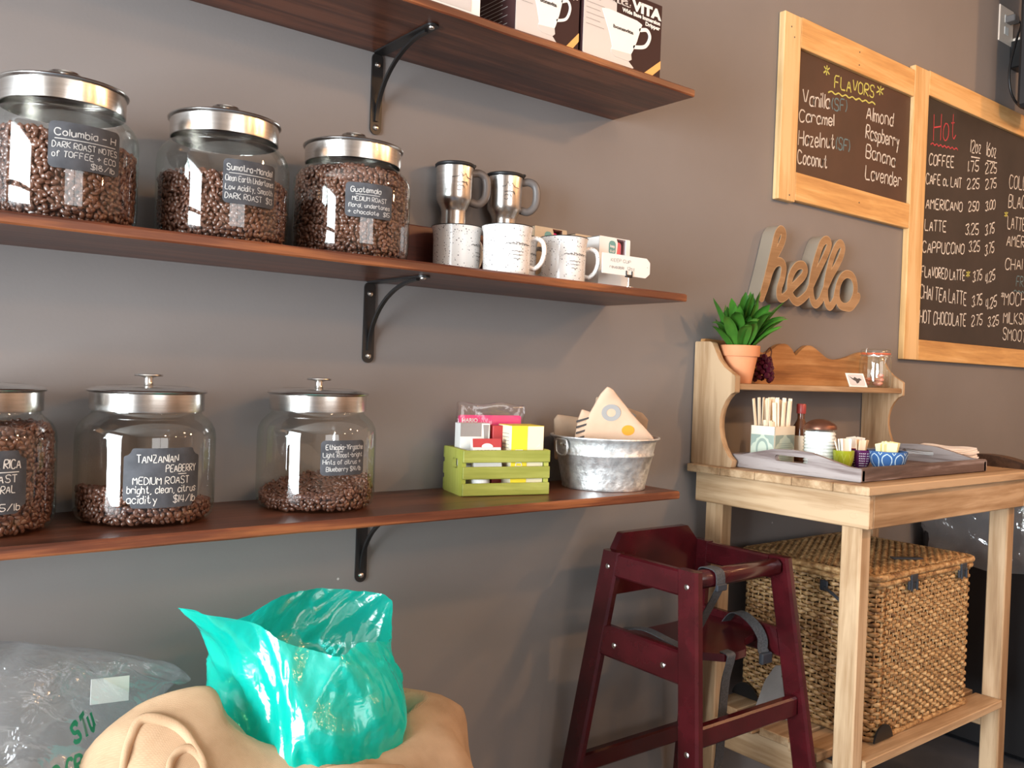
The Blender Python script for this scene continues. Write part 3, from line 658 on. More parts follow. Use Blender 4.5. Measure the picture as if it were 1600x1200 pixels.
jar(.674, -.104, S3, 'mostly empty glass bean jar beside the bracket on the lowest shelf', 'shallow slope of beans in the mostly empty jar', .036, .17, .25, 26, .078, .056, .091, False,
    [('Ethiopia-Yirgache', -.40, .24, .86, .14), ('_', -.2, .18, .16, 0), ('Light Roast-bright', -.45, .02, .9, .13), ('Hints of citrus +', -.45, -.18, .86, .13), ('Blueberry $14/lb', -.38, -.38, .80, .13)])

# ---------------------------------------------------------------- mugs, travel mugs and boxes on the middle shelf
def mug():
    t = thing('speckled_mug', 'x', 'mug', (0, 0, 0))
    P = [(.0005, .001), (.040, .001), (.0425, .003), (.0432, .007), (.0438, .03), (.0440, .065), (.0448, .078), (.0472, .0875), (.0476, .0895), (.0466, .0902), (.0445, .086), (.0420, .076), (.0412, .05), (.0405, .008), (.0005, .006)]
    G().lathe(P, 56).build('cup', 'mug', t, smooth=50)
    G().lathe([(.0468, .0897), (.0479, .0892), (.0481, .0902), (.0472, .0909), (.0462, .0903)], 56).build('rim', 'black', t, smooth=60)
    hp = catmull([(.0425, 0, .070), (.055, 0, .0725), (.067, 0, .066), (.0705, 0, .048), (.065, 0, .028), (.053, 0, .0165), (.0422, 0, .018)], 6)
    G().tube(hp, .0062, 12, flat=.72, up=(0, 1, 0)).build('handle', 'mug', t, smooth=60)
    g = G(); pl = pl_cyl(.0441, -1.16, .05)
    rr = random.Random(3)
    ridge = [(-.027 + .0027 * i, .004 + .0035 * abs(math.sin(i * .9)) * (1.2 - abs(i - 10) / 14)) for i in range(21)]
    ribbon(g, ridge, .0011, pl); ribbon(g, [(-.029, .0025), (.031, .0035)], .0010, pl)
    for i in range(7): ribbon(g, [(-.02 + .006 * i, .003), (-.0185 + .006 * i, .006 + .002 * (i % 2)), (-.017 + .006 * i, .003)], .0008, pl)
    for k in range(3):
        n = 10 - 2 * k; ribbon(g, [(-.016 + k * .002 + .0028 * i, -.008 - .007 * k + rr.uniform(-.0014, .0014)) for i in range(n)], .0009, pl)
    g.build('printed_sketch', 'ink', t, smooth=0)
    return t
m0 = mug(); m0.location = (.945, -.104, S2); m0.rotation_euler = (0, 0, .25); GM = 'speckled mugs on the middle shelf'
m0['label'] = 'white speckled mug at the left end of the front row'; m0['group'] = GM
dup(m0, (1.004, -.182, S2), -.52, 'white speckled mug in the middle of the front row', GM)
dup(m0, (1.163, -.160, S2), -.50, 'white speckled mug at the right end of the front row', GM)
dup(m0, (1.092, -.0925, S2), -.30, 'white speckled mug of the back row, seen through the handle of the middle mug', GM)

def tmug():
    t = thing('travel_mug', 'x', 'travel mug', (0, 0, 0))
    G().lathe([(.0005, 0), (.0215, 0), (.0235, .002), (.0238, .033), (.0245, .038), (.0285, .046), (.0325, .053), (.0340, .061), (.0352, .116), (.0352, .118), (.0005, .118)], 56).build('body', 'steel', t, smooth=40)
    lid = G().lathe([(.0358, .1155), (.0372, .117), (.0374, .1205), (.0355, .1225), (.030, .1232), (.0285, .1212), (.0005, .1208)], 56).build('lid', 'blackplastic', t, smooth=40)
    G().box((.034, 0, .1225), (.012, .014, .005), .0015).build('thumb_tab', 'blackplastic', lid)
    hp = catmull([(.0335, 0, .109), (.048, 0, .111), (.060, 0, .104), (.0635, 0, .086), (.0605, 0, .066), (.048, 0, .054), (.0325, 0, .056)], 6)
    G().tube(hp, .0062, 10, flat=1.25, up=(0, 1, 0)).build('handle', 'handle_grey', t, smooth=60)
    g = G(); pl = pl_cyl(.0346, -PI / 2 + .1, .085); rr = random.Random(5)
    ribbon(g, [(-.018, .008), (-.006, .010), (-.002, .018), (.002, .010), (.007, .016), (.012, .009), (.020, .008)], .0012, pl, .0008)
    ribbon(g, [(-.018, .0075), (.022, .0078)], .0010, pl, .0008)
    for k in range(3): ribbon(g, [(-.008 + .0035 * i, -.002 - .010 * k * .6 + rr.uniform(-.003, .003)) for i in range(7 - 2 * k)], .0011, pl, .0008)
    g.build('printed_sketch', 'ink', t, smooth=0)
    return t
t0 = tmug(); t0.location = (.982, -.0355, S2 + .0955); t0.scale = (1.05, 1.05, 1.06); t0.rotation_euler = (0, 0, -.30); t0['label'] = 'steel travel mug on the left, its handle in shade'; t0['group'] = 'steel travel mugs'
dup(t0, (1.106, -.0355, S2 + .0955), -.52, 'steel travel mug on the right, its grey handle clear of the mug', 'steel travel mugs')
o = G().bx(-.157, .157, -.0175, .0175, 0, .095, .002).build('wooden_riser', 'darkredbox', loc=(.975, -.0265, S2)); tag(o, 'dark red-brown wooden riser behind the mugs, carrying the travel mugs', 'riser')

def cup_box(x, y, w, d, h, face, label, cupm, bandm, clabel, rz=0.0):
    """open-fronted carton with a sloping flap that shows the cup inside"""
    t = thing('cup_carton', label, 'box', (x, y, S2), rz, 'reusable cup cartons')
    g = G(); th = .0016
    g.bx(-w / 2, w / 2, d / 2 - th, d / 2, 0, h, .0003); g.bx(-w / 2, w / 2, -d / 2, d / 2, 0, th, .0003); g.bx(-w / 2, w / 2, -d / 2, d / 2, h - th, h, .0003)
    g.bx(w / 2 - th, w / 2, -d / 2, d / 2, 0, h, .0003); g.bx(-w / 2, -w / 2 + th, -d / 2, d / 2, 0, h, .0003)
    g.build('carton', face, t)
    g = G(); pts = [(-w / 2, 0), (w / 2, 0), (w / 2, h), (w * .36, h), (w * .36, h * .34), (-w * .02, h * .34), (-w * .02, h * .62), (w * .06, h * .66), (w * .09, h * .90), (w * .04, h), (-w / 2, h)]
    plate(g, sd_poly(pts), (-w / 2 - .001, w / 2 + .001, -.001, h + .001), 30, pl_xz(0, -d / 2, 0), -.001, .0006); fr = g.build('front_panel', face, t)
    g = G(); plate(g, sd_rr(-w * .09, h * .80, w * .22, h * .27, .008), (-w * .22, w * .06, h * .6, h * .97), 18, pl_xz(0, -d / 2, 0), .0008, .0012); lg = g.build('logo_patch', 'teal_logo', fr)
    g = G(); 
    for k in range(2): write(g, 'keep' if k == 0 else 'cup', -w * .16, h * (.805 - .085 * k), w * .14, h * .05, pl_xz(0, -d / 2, 0), .0011, lift=.0016)
    g.build('lettering', 'white', lg, smooth=0)
    c = thing('reusable_cup', clabel, 'cup', (x + w * .12, y - (d / 2 - min(w, d) * .36 - .003), S2 + th + .0005), rz, 'reusable cups inside cartons')
    r = min(w, d) * .35; hh = h * .93
    G().lathe([(.0005, 0), (r * .72, 0), (r * .75, .003), (r * .92, hh * .72), (.0005, hh * .72)], 36).build('cup_body', bandm, c, smooth=40)
    G().lathe([(r * .93, hh * .60), (r * 1.0, hh * .62), (r * 1.02, hh * .94), (r * .94, hh * .985), (r * .5, hh * .99), (.0005, hh * .985)], 36).build('cup_lid', cupm, c, smooth=40)
    G().lathe([(r * .80, hh * .26), (r * .85, hh * .26), (r * .905, hh * .48), (r * .86, hh * .48)], 36).build('sleeve', cupm if cupm != 'coral' else 'redprint', c, smooth=40)
cup_box(1.205, -.0365, .088, .066, .126, 'kraft', 'kraft cup carton at the back showing a magenta cup', 'magenta', 'magenta', 'magenta cup inside the kraft carton')
cup_box(1.310, -.045, .086, .062, .122, 'kraft', 'kraft cup carton at the back right, behind the white carton', 'brownprint', 'kraft', 'dark lidded cup inside the right kraft carton')
cup_box(1.290, -.135, .088, .076, .106, 'white', 'white cup carton at the end showing a coral and teal cup', 'coral', 'teal', 'coral and teal cup inside the white carton')
t = thing('price_tag', 'white price tag in a small clip stand before the white carton', 'tag', (1.284, -.222, S2))
G().lathe([(.0005, 0), (.010, 0), (.010, .002), (.0018, .003), (.0016, .020), (.0005, .020)], 20).build('stand', 'screw', t, smooth=40)
g = G(); g.box((0, 0, .024), (.018, .006, .005), .001); g.box((-.008, 0, .030), (.003, .005, .009), .001); g.box((.008, 0, .030), (.003, .005, .009), .001); g.build('clip', 'blackplastic', t)
g = G(); PT = [(-.075, -.019), (.048, -.019), (.060, -.010), (.060, .013), (.050, .021), (-.075, .021)]
ft = sd_poly(PT); plate(g, lambda U, V: np.maximum(ft(U, V), -(np.hypot(U - .053, V - .003) - .0016)), (-.076, .061, -.02, .022), 60, pl_xz(0, 0, .043), -.0006, .0006); cd = g.build('card', 'white', t)
g = G(); pl = pl_xz(0, -.0006, .043)
for (s, u, v, w, h) in (('KEEP CUP', -.052, .006, .055, .006), ('reusable', -.055, -.007, .04, .006), ('12oz', -.005, -.007, .02, .006)): write(g, s, u, v, w, h, pl, .0009, lift=.0004)
g.build('lettering', 'ink_grey', cd, smooth=0)

# ---------------------------------------------------------------- dripper boxes on the highest shelf
def dripper_box(x0, x1, yf, d, h, label, kind, rz=0):
    w = x1 - x0; t = thing('dripper_box', label, 'box', ((x0 + x1) / 2, yf + d / 2, S1), rz, 'dripper boxes on the highest shelf')
    G().bx(-w / 2, w / 2, -d / 2, d / 2, 0, h, .0012).build('carton', 'brownprint' if kind != 'plain' else 'white', t)
    pl = pl_xz(-w / 2, -d / 2, 0)
    if kind == 'plain':
        g = G(); g.add([pl(.02, .01, .0005), pl(w - .02, .01, .0005), pl(w - .02, h - .02, .0005), pl(.02, h - .02, .0005)], [(0, 1, 2, 3)]); g.build('printed_panel', 'lightgrey', t, smooth=0); return t
    def art(name, pts, m, lift): 
        g = G(); plate(g, sd_poly(pts), (min(p[0] for p in pts) - .001, max(p[0] for p in pts) + .001, min(p[1] for p in pts) - .001, max(p[1] for p in pts) + .001), 40, pl, 0, lift); return g.build(name, m, t, smooth=0)
    art('white_panel', [(0.0005, .0005), (w * .66, .0005), (w * .60, h * .06), (w * .36, h * .30), (w * .40, h * .52), (w * .40, h * .80), (0.0005, h * .80)], 'lightgrey', .0004)
    art('amber_stripe', [(w * .78, .0005), (w * .89, .0005), (w - .0005, h * .13), (w - .0005, h * .24)], 'orange_print', .0005)
    cup = [(w * .215, h * .66), (w * .30, h * .68), (w * .66, h * .665), (w * .735, h * .635), (w * .72, h * .59), (w * .67, h * .38), (w * .615, h * .22), (w * .60, h * .19), (w * .61, h * .12), (w * .57, h * .085), (w * .40, h * .09), (w * .345, h * .13), (w * .345, h * .17), (w * .36, h * .21), (w * .31, h * .40)]
    art('dripper_picture', cup, 'white', .0007)
    art('dripper_picture_base', [(w * .345, h * .17), (w * .60, h * .19), (w * .61, h * .12), (w * .57, h * .085), (w * .40, h * .09), (w * .345, h * .13)], 'lightgrey', .0009)
    g = G(); hp = catmull([(w * .71, h * .555), (w * .80, h * .585), (w * .84, h * .50), (w * .78, h * .36), (w * .64, h * .30)], 6)
    plate(g, (lambda f: (lambda U, V: f(U, V) - w * .017))(sd_line(hp)), (w * .60, w * .88, h * .26, h * .62), 30, pl, 0, .0007); g.build('dripper_picture_handle', 'white', t, smooth=0)
    q1 = lambda a, b, l: pl(w * .035 + a, h * .805 + b, l + .0004)
    g = G(); font_mesh(g, 'bona', h * .20, q1, w * .54, bold=.0016); g.build('logo_outline', 'lightgrey', t, smooth=0)
    g = G(); font_mesh(g, 'bona', h * .20, lambda a, b, l: q1(a, b, l + .0004), w * .54); g.build('logo_letters', 'brownprint', t, smooth=0)
    g = G(); font_mesh(g, 'VITA', h * .185, lambda a, b, l: pl(w * .60 + a, h * .79 + b, l + .0004), w * .385, bold=.0016)
    font_mesh(g, 'Wide Base Immersion', h * .072, lambda a, b, l: pl(w * .47 + a, h * .715 + b, l + .0004), w * .50, bold=.0005); font_mesh(g, 'Dripper', h * .072, lambda a, b, l: pl(w * .77 + a, h * .645 + b, l + .0004), w * .20, bold=.0005); g.build('lettering', 'white', t, smooth=0)
    g = G(); font_mesh(g, 'bonavita', h * .06, lambda a, b, l: pl(w * .36 + a, h * .46 + b, l + .0006), w * .26, bold=.0004); g.build('cup_logo', 'ink', t, smooth=0)
    g = G()
    for k in range(6): g.add([pl(w * .03, h * (.74 - .07 * k), .0008), pl(w * (.20 + .05 * (k % 2)), h * (.74 - .07 * k), .0008), pl(w * (.20 + .05 * (k % 2)), h * (.747 - .07 * k), .0008), pl(w * .03, h * (.747 - .07 * k), .0008)], [(0, 1, 2, 3)])
    g.build('small_print', 'greyprint', t, smooth=0)
    g = G(); q = pl_yz(-w / 2, d / 2, 0)
    for k in range(9): g.add([q(d * .12, h * (.08 + .05 * k), .0006), q(d * (.75 + .1 * (k % 2)), h * (.08 + .05 * k), .0006), q(d * (.75 + .1 * (k % 2)), h * (.088 + .05 * k), .0006), q(d * .12, h * (.088 + .05 * k), .0006)], [(0, 1, 2, 3)])
    g.build('side_print', 'greyprint', t, smooth=0)
    return t
dripper_box(1.124, 1.338, -.236, .155, .146, 'dark dripper box nearest the shelf end, its title readable', 'art')
dripper_box(.966, 1.118, -.232, .150, .146, 'dark dripper box second from the shelf end', 'art')
dripper_box(.770, .895, -.225, .15, .165, 'pale carton left of the two dark dripper boxes', 'plain')

# ---------------------------------------------------------------- green crate and what it holds (lowest shelf)
CW, CD, CH = .182, .112, .088
CRZ = -.25
ct = thing('wooden_crate', 'lime green slatted wooden crate of filter boxes beside the metal tub', 'crate', (1.066, -.092, S3), CRZ)
for sx, lab in ((-1, 1), (1, 0)):
    g = G(); f0 = sd_rr(0, CH / 2, CD - .014, CH, .002); f1 = sd_rr(.010, CH * .68, .030, .019, .007)
    x = sx * (CW / 2 - .0043)
    plate(g, lambda U, V: np.maximum(f0(U, V), -f1(U, V)), (-CD / 2, CD / 2, -.001, CH + .001), 56, lambda u, v, w, x=x: (x - w, -u, v), -.004, .004)
    g.build('end_panel', 'green_crate_end', ct)
for sy in (-1, 1):
    for k in range(3):
        G().bx(-CW / 2, CW / 2, sy * (CD / 2 - .006), sy * CD / 2, .001 + k * .0315, .0245 + k * .0315, .0012).build('slat', 'green_crate', ct)
G().bx(-CW / 2 + .012, CW / 2 - .012, -CD / 2 + .006, CD / 2 - .006, .002, .007, .0005).build('base', 'green_crate', ct)
def in_crate(u, v, z): 
    c, s = math.cos(CRZ), math.sin(CRZ); return (1.066 + u * c - v * s, -.092 + u * s + v * c, S3 + .0075 + z)
# a pink packet of paper filters standing at the back
t = thing('filter_packet', 'pink plastic packet of paper filters standing at the crate back', 'packet', in_crate(-.002, .036, 0), CRZ)
pw, ph = .142, .166
g = G(); plate(g, sd_rr(0, ph / 2, pw, ph, .004), (-pw / 2 - .001, pw / 2 + .001, -.001, ph + .001), 40, lambda u, v, w: (u + .002 * math.sin(v * 90), -w + .003 * math.sin(u * 40 + v * 60) * (v / ph), v + .0025 * math.sin(u * 75)), -.006, .006, puff=.003); g.build('film', 'packet_film', t, smooth=60)
g = G(); plate(g, sd_rr(0, .076, pw - .008, .132, .002), (-pw / 2, pw / 2, .006, .146), 40, pl_xz(0, .000, 0), -.0035, .0035); hd = g.build('paper_insert', 'pink', t)
g = G(); pl = pl_xz(0, -.0036, 0)
font_mesh(g, 'HARIO', .011, lambda a, b, l: pl(-.062 + a, .128 + b, l), .034, bold=.0003); font_mesh(g, 'V60 COFFEE PAPER FILTER', .009, lambda a, b, l: pl(-.056 + a, .115 + b, l), .098); font_mesh(g, 'for 02 dripper', .006, lambda a, b, l: pl(-.05 + a, .106 + b, l), .04)
g.build('lettering', 'white', hd, smooth=0)
def carton(name, label, u, v, z, w, d, h, m, rz=0.0, tilt=0.0, grp='filter boxes in the green crate'):
    t = thing(name, label, 'box', in_crate(u, v, z), CRZ + rz, grp); t.rotation_euler = (tilt, 0, CRZ + rz)
    G().bx(-w / 2, w / 2, -d / 2, d / 2, 0, h, .0008).build('carton', m, t); return t, w, d, h
t, w, d, h = carton('filter_box', 'white and grey filter box at the left back of the crate', -.049, .010, .0, .062, .030, .128, 'white', .02)
G().bx(-w / 2 - .0004, w * .2, -d / 2 - .0006, -d / 2, h * .80, h, 0).build('grey_band', 'greyprint', t, smooth=0); G().bx(-w / 2 - .0004, w * .5, -d / 2 - .0006, -d / 2, h * .36, h * .50, 0).build('grey_band', 'greyprint', t, smooth=0)
g = G(); plate(g, sd_poly([(w * .26, h * .98), (w * .46, h * .98), (w * .40, h * .6), (w * .34, h * .6)]), (w * .2, w * .5, h * .55, h), 20, pl_xz(0, -d / 2, 0), 0, .0006); g.build('printed_cone', 'greyprint', t, smooth=0)
t, w, d, h = carton('filter_box', 'dark red box wedged behind the yellow box', .0, .010, 0, .022, .028, .124, 'redprint', .0)
t, w, d, h = carton('filter_box', 'yellow and cream filter box with a white hourglass mark', .045, -.014, .010, .070, .062, .116, 'paleyellow', .03)
g = G(); g.bx(-w / 2 - .0003, -w * .02, -d / 2 - .0006, -d / 2, 0, h, 0); g.bx(-w / 2, w / 2, -d / 2, d / 2, h, h + .0006, 0); g.build('yellow_panel', 'yellow', t, smooth=0)
g = G(); pl = pl_xz(-w * .27, -d / 2 - .0006, 0)
for pts in ([(-.007, .038), (.007, .038), (.003, .054), (.0075, .070), (-.0075, .070), (-.003, .054), (-.007, .038)], [(-.004, .056), (.004, .056)], [(-.006, .045), (.006, .045)]): ribbon(g, pts, .0018, pl)
g.build('hourglass_mark', 'white', t, smooth=0)
g = G()
for k in range(12): g.bx(-w / 2 - .0006, -w / 2, -d * .3, d * (.1 + .1 * (k % 3)), h * (.2 + .06 * k), h * (.212 + .06 * k), 0)
g.build('side_print', 'greyprint', t, smooth=0)
g = G(); plate(g, sd_poly([(-.006, .050), (.018, .046), (.026, .060), (.016, .082), (.006, .074), (-.004, .066)]), (-.01, .03, .04, .09), 20, pl_xz(w * .18, -d / 2, 0), 0, .0005); g.build('pale_print', 'cream', t, smooth=0)
t, w, d, h = carton('filter_box', 'lime green box lying under the yellow box', .046, -.016, 0, .078, .066, .0095, 'lime', .0)
t, w, d, h = carton('filter_box', 'small white and red card box leaning at the crate front', -.034, -.034, .044, .058, .014, .056, 'white', -.02, -.22)
g = G(); g.bx(-w / 2 - .0003, w / 2 + .0003, -d / 2 - .0006, -d / 2, h * .70, h, 0); g.build('red_header', 'redprint', t, smooth=0)
g = G(); pl = pl_xz(0, -d / 2 - .0006, 0); plate(g, lambda U, V: np.maximum(np.hypot(U, (V - h * .70) * 1.6) - .012, h * .70 - V), (-.014, .014, h * .69, h), 16, pl, 0, .0005)
g.build('white_dome', 'white', t, smooth=0)
g = G()
for k in range(4): write(g, ['COFFEE', 'FILTERS', 'unbleached', 'size four'][k], -.022 + .004 * (k > 1), h * (.54 - .10 * k), .040, h * .06, pl, .0008)
g.build('lettering', 'ink_grey', t, smooth=0)
t = thing('white_cup', 'white rounded cup seen between the slats at the crate left', 'cup', in_crate(-.046, -.027, 0), CRZ)
G().lathe([(.0005, .0), (.014, 0), (.019, .004), (.020, .014), (.019, .030), (.0175, .030), (.016, .01), (.0005, .006)], 32).build('cup_body', 'white', t, smooth=50)

# ---------------------------------------------------------------- galvanised tub with printed burlap
TX, TY = 1.332, -.122
t = thing('metal_tub', 'round galvanised metal tub with side ring handle, holding burlap pieces', 'tub', (TX, TY, S3))
G().lathe([(.0005, .006), (.083, .006), (.0845, .002), (.0875, .0005), (.0885, .002), (.0880, .006), (.0955, .040), (.1025, .070), (.1045, .0715), (.1050, .0745), (.1035, .077), (.1085, .100), (.1115, .1045), (.1150, .1055), (.1170, .1075), (.1165, .1098), (.1135, .1100), (.1100, .1060), (.1068, .099), (.094, .040), (.0865, .0075), (.0005, .0075)], 72).build('pail', 'galv', t, smooth=50)
ha = math.atan2(-1.4869 - TY, -TX) - math.radians(50)
g = G(); P = catmull([(-.017, .0), (-.0185, -.012), (-.015, -.026), (.0, -.031), (.015, -.026), (.0185, -.012), (.017, 0)], 6)
er = Vector((math.cos(ha), math.sin(ha), 0)); et = Vector((-math.sin(ha), math.cos(ha), 0)); hb = er * .1125 + Vector((0, 0, .1015))
H3 = [hb + et * a + Vector((0, 0, b)) + er * (-.17 * -b * .2 + .003) for a, b in P]; H3 = H3 + [hb + et * (.012) + Vector((0, 0, .002)) + er * .004, hb + et * (-.012) + Vector((0, 0, .002)) + er * .004]
g.tube(H3, .0021, 8, closed=True).build('ring_handle', 'galv', t, smooth=70)
g = G(); plate(g, sd_rr(0, -.010, .030, .018, .006), (-.016, .016, -.02, 0), 20, lambda u, v, w: hb + et * u + Vector((0, 0, v)) + er * (v * .22 - .001 + w), -.001, .0012); g.build('handle_ear', 'galv', t)
g = G()
for s in (-1, 1): g.tube([hb + et * (s * .008) + Vector((0, 0, -.009)) - er * .004, hb + et * (s * .008) + Vector((0, 0, -.009)) + er * .0022], .0024, 10)
g.build('rivet', 'screw', t)
def pouch(name, label, cx, cy, cz, poly, m, rz, tilt, thick=.012, roll=0):
    t = thing(name, label, 'burlap pouch', (cx, cy, cz), 0, 'burlap pouches in the metal tub'); t.rotation_euler = (tilt, roll, rz)
    us = [p[0] for p in poly]; vs = [p[1] for p in poly]; g = G(); f = sd_poly(poly)
    plate(g, lambda U, V: f(U, V) - .003, (min(us) - .005, max(us) + .005, min(vs) - .005, max(vs) + .005), 44, pl_xz(0, 0, 0), -.003, .003, puff=thick); g.build('pouch_body', m, t, smooth=70)
    return t
def prn(t, name, f, ext, m, w=.0105, n=26):
    g = G(); plate(g, f, ext, n, pl_xz(0, 0, 0), .004, w); g.build(name, m, t, smooth=0)
tp = pouch('burlap_pouch', 'pointed tan burlap piece with grey ring and orange dot in the tub', 1.322, -.160, S3 + .100, [(-.078, .0), (-.075, .012), (-.032, .098), (-.020, .112), (-.012, .108), (.030, .060), (.078, .012), (.082, .006), (.070, .004), (.020, -.020)], 'pouch', -.55, .10, .006)
prn(tp, 'grey_ring_print', lambda U, V: np.abs(np.hypot(U + .012, (V - .062) * 1.15) - .0150) - .0052, (-.036, .012, .036, .088), 'ink_grey', .0095, 40)
prn(tp, 'orange_dot', lambda U, V: np.hypot(U - .026, (V - .026) * 1.25) - .0135, (.008, .044, .010, .042), 'orange_dot', .0095)
pouch('burlap_pouch', 'plain brown burlap piece at the tub back left', 1.290, -.080, S3 + .058, [(-.045, 0), (-.050, .082), (-.044, .090), (.052, .080), (.045, 0)], 'pouch_dark', -.45, .03, .008)
tq = pouch('burlap_pouch', 'brown burlap piece with letters and red dot at the tub back right', 1.400, -.100, S3 + .062, [(-.06, 0), (-.056, .125), (.046, .093), (.058, .080), (.050, 0)], 'pouch_dark', -.50, .02, .006)
prn(tq, 'red_dot', lambda U, V: np.hypot(U - .030, V - .060) - .0135, (.014, .046, .044, .076), 'red_dot', .0095)
prn(tq, 'printed_letters', (lambda f: (lambda U, V: f(U, V) - .0028))(lambda U, V: np.minimum(np.minimum(sd_line([(-.028, .092), (-.020, .110), (-.012, .090)])(U, V), sd_line([(-.006, .088), (-.004, .104), (.008, .098)])(U, V)), sd_line([(.014, .082), (.016, .096), (.028, .090), (.026, .080)])(U, V))), (-.034, .034, .076, .116), 'ink_grey', .0095, 44)
tr = pouch('burlap_pouch', 'cream cloth strip with dark stripes standing in the tub', 1.272, -.128, S3 + .050, [(-.030, 0), (-.016, .095), (-.010, .112), (.004, .108), (.012, .092), (.004, 0)], 'pouch', -.50, .02, .004)
for k in range(6): prn(tr, 'dark_stripe', sd_poly([(-.024, .028 + .012 * k), (.006, .038 + .012 * k), (.006, .042 + .012 * k), (-.024, .032 + .012 * k)]), (-.026, .008, .026 + .012 * k, .044 + .012 * k), 'ink', .0085, 14)

# ---------------------------------------------------------------- chalkboards on the wall
FT = [('*', 'g', 2.256, 1.998, 2.285, 2.0, 0.028), ('FLAVORS', 'g', 2.313, 1.972, 2.525, 1.992, 0.036), ('*', 'g', 2.539, 2.005, 2.576, 2.007, 0.03), ('~', 'g', 2.282, 1.956, 2.535, 1.975, 0.006), ('Vanilla', 'w', 2.16, 1.893, 2.292, 1.908, 0.041), ('(SF)', 't', 2.303, 1.909, 2.381, 1.917, 0.035), ('Caramel', 'w', 2.147, 1.843, 2.317, 1.865, 0.033), ('Hazelnut', 'w', 2.148, 1.778, 2.325, 1.8, 0.041), ('(SF)', 't', 2.332, 1.8, 2.405, 1.804, 0.036), ('Coconut', 'w', 2.147, 1.728, 2.291, 1.736, 0.037), ('Almond', 'w', 2.489, 1.917, 2.642, 1.927, 0.041), ('Raspberry', 'w', 2.489, 1.86, 2.682, 1.867, 0.042), ('Banana', 'w', 2.495, 1.805, 2.662, 1.803, 0.04), ('Lavender', 'w', 2.496, 1.738, 2.705, 1.747, 0.043)]
MT = [('Hot', 'r', 2.898, 1.929, 3.049, 1.966, 0.087), ('~', 'r', 2.882, 1.918, 3.069, 1.933, 0.006), ('12oz', 'w', 3.161, 1.939, 3.238, 1.948, 0.044), ('_', 'w', 3.167, 1.925, 3.233, 1.931, 0), ('16oz', 'w', 3.283, 1.948, 3.357, 1.956, 0.048), ('_', 'w', 3.288, 1.932, 3.352, 1.938, 0), ('COFFEE', 'w', 2.876, 1.847, 3.045, 1.867, 0.037), ('1.75', 'w', 3.148, 1.87, 3.227, 1.884, 0.037), ('2.25', 'w', 3.276, 1.884, 3.366, 1.902, 0.038), ('CAFE au LAIT', 'w', 2.861, 1.783, 3.105, 1.806, 0.034), ('2.25', 'w', 3.144, 1.809, 3.236, 1.825, 0.035), ('2.75', 'w', 3.282, 1.828, 3.369, 1.85, 0.035), ('AMERICANO', 'w', 2.867, 1.703, 3.117, 1.726, 0.034), ('2.50', 'w', 3.162, 1.735, 3.239, 1.747, 0.033), ('3.00', 'w', 3.292, 1.754, 3.367, 1.771, 0.035), ('LATTE', 'w', 2.866, 1.631, 3.01, 1.644, 0.036), ('3.25', 'w', 3.148, 1.65, 3.247, 1.665, 0.038), ('3.75', 'w', 3.297, 1.665, 3.368, 1.686, 0.037), ('CAPPUCCINO', 'w', 2.857, 1.557, 3.144, 1.582, 0.037), ('3.25', 'w', 3.18, 1.594, 3.26, 1.607, 0.037), ('3.75', 'w', 3.302, 1.595, 3.373, 1.615, 0.038), ('FLAVORED LATTE', 'w', 2.856, 1.477, 3.158, 1.492, 0.035), ('*', 'g', 3.167, 1.504, 3.194, 1.507, 0.022), ('3.75', 'w', 3.218, 1.491, 3.287, 1.506, 0.037), ('4.25', 'w', 3.313, 1.492, 3.39, 1.517, 0.037), ('CHAI TEA LATTE', 'w', 2.853, 1.408, 3.177, 1.407, 0.045), ('3.75', 'w', 3.219, 1.404, 3.297, 1.419, 0.038), ('4.25', 'w', 3.326, 1.399, 3.412, 1.422, 0.039), ('HOT CHOCOLATE', 'w', 2.857, 1.325, 3.18, 1.333, 0.043), ('2.75', 'w', 3.22, 1.337, 3.304, 1.347, 0.038), ('3.25', 'w', 3.35, 1.342, 3.436, 1.354, 0.035), ('COLD BREW', 'w', 3.475, 1.863, 3.80, 1.896, 0.05), ('BLACK/ICED', 'w', 3.475, 1.793, 3.81, 1.825, 0.048), ('*', 'g', 3.446, 1.752, 3.473, 1.756, 0.020), ('LATTE', 'w', 3.475, 1.714, 3.625, 1.724, 0.047), ('AMERICANO', 'w', 3.475, 1.65, 3.80, 1.669, 0.042), ('CHAI', 'w', 3.470, 1.561, 3.615, 1.576, 0.041), ('FRAPPE', 't', 3.57, 1.508, 3.77, 1.519, 0.039), ('~', 't', 3.55, 1.489, 3.77, 1.492, 0.007), ('*', 'w', 3.448, 1.455, 3.470, 1.457, 0.020), ('MOCHA', 'w', 3.475, 1.428, 3.70, 1.446, 0.049), ('MILKSHAKE', 'w', 3.475, 1.364, 3.80, 1.372, 0.041), ('SMOOTHIE', 'w', 3.475, 1.301, 3.77, 1.3, 0.045)]
def lettering(tab, x0, z0, panel):
    by = {}
    for (txt, c, xa, za, xb, zb, h) in tab: by.setdefault(c, []).append((txt, xa, za, xb, zb, h))
    for c, rows in by.items():
        g = G()
        for (txt, xa, za, xb, zb, h) in rows: write(g, txt, xa - x0, za - z0, xb - xa, h, pl_xz(0, -.009, 0), .0043 if c != 't' else .004, zb - za)
        o = g.build('chalk_lettering', 'chalk_' + c, panel, smooth=0); o['label'] = {'w': 'white chalk writing', 'g': 'yellow-green chalk writing', 'r': 'red chalk writing', 't': 'grey-blue chalk writing'}[c]
def rail(g, pts, t0=.0006, t1=.0205):
    us = [p[0] for p in pts]; vs = [p[1] for p in pts]; plate(g, sd_poly(pts), (min(us) - .002, max(us) + .002, min(vs) - .002, max(vs) + .002), 60 if (max(us) - min(us)) > .2 else 20, pl_xz(0, 0, 0), t0, t1); return g
def plank(x0, x1, z0, z1, y0=-.0006, y1=-.0205): return G().bx(x0, x1, y1, y0, z0, z1, .0018)
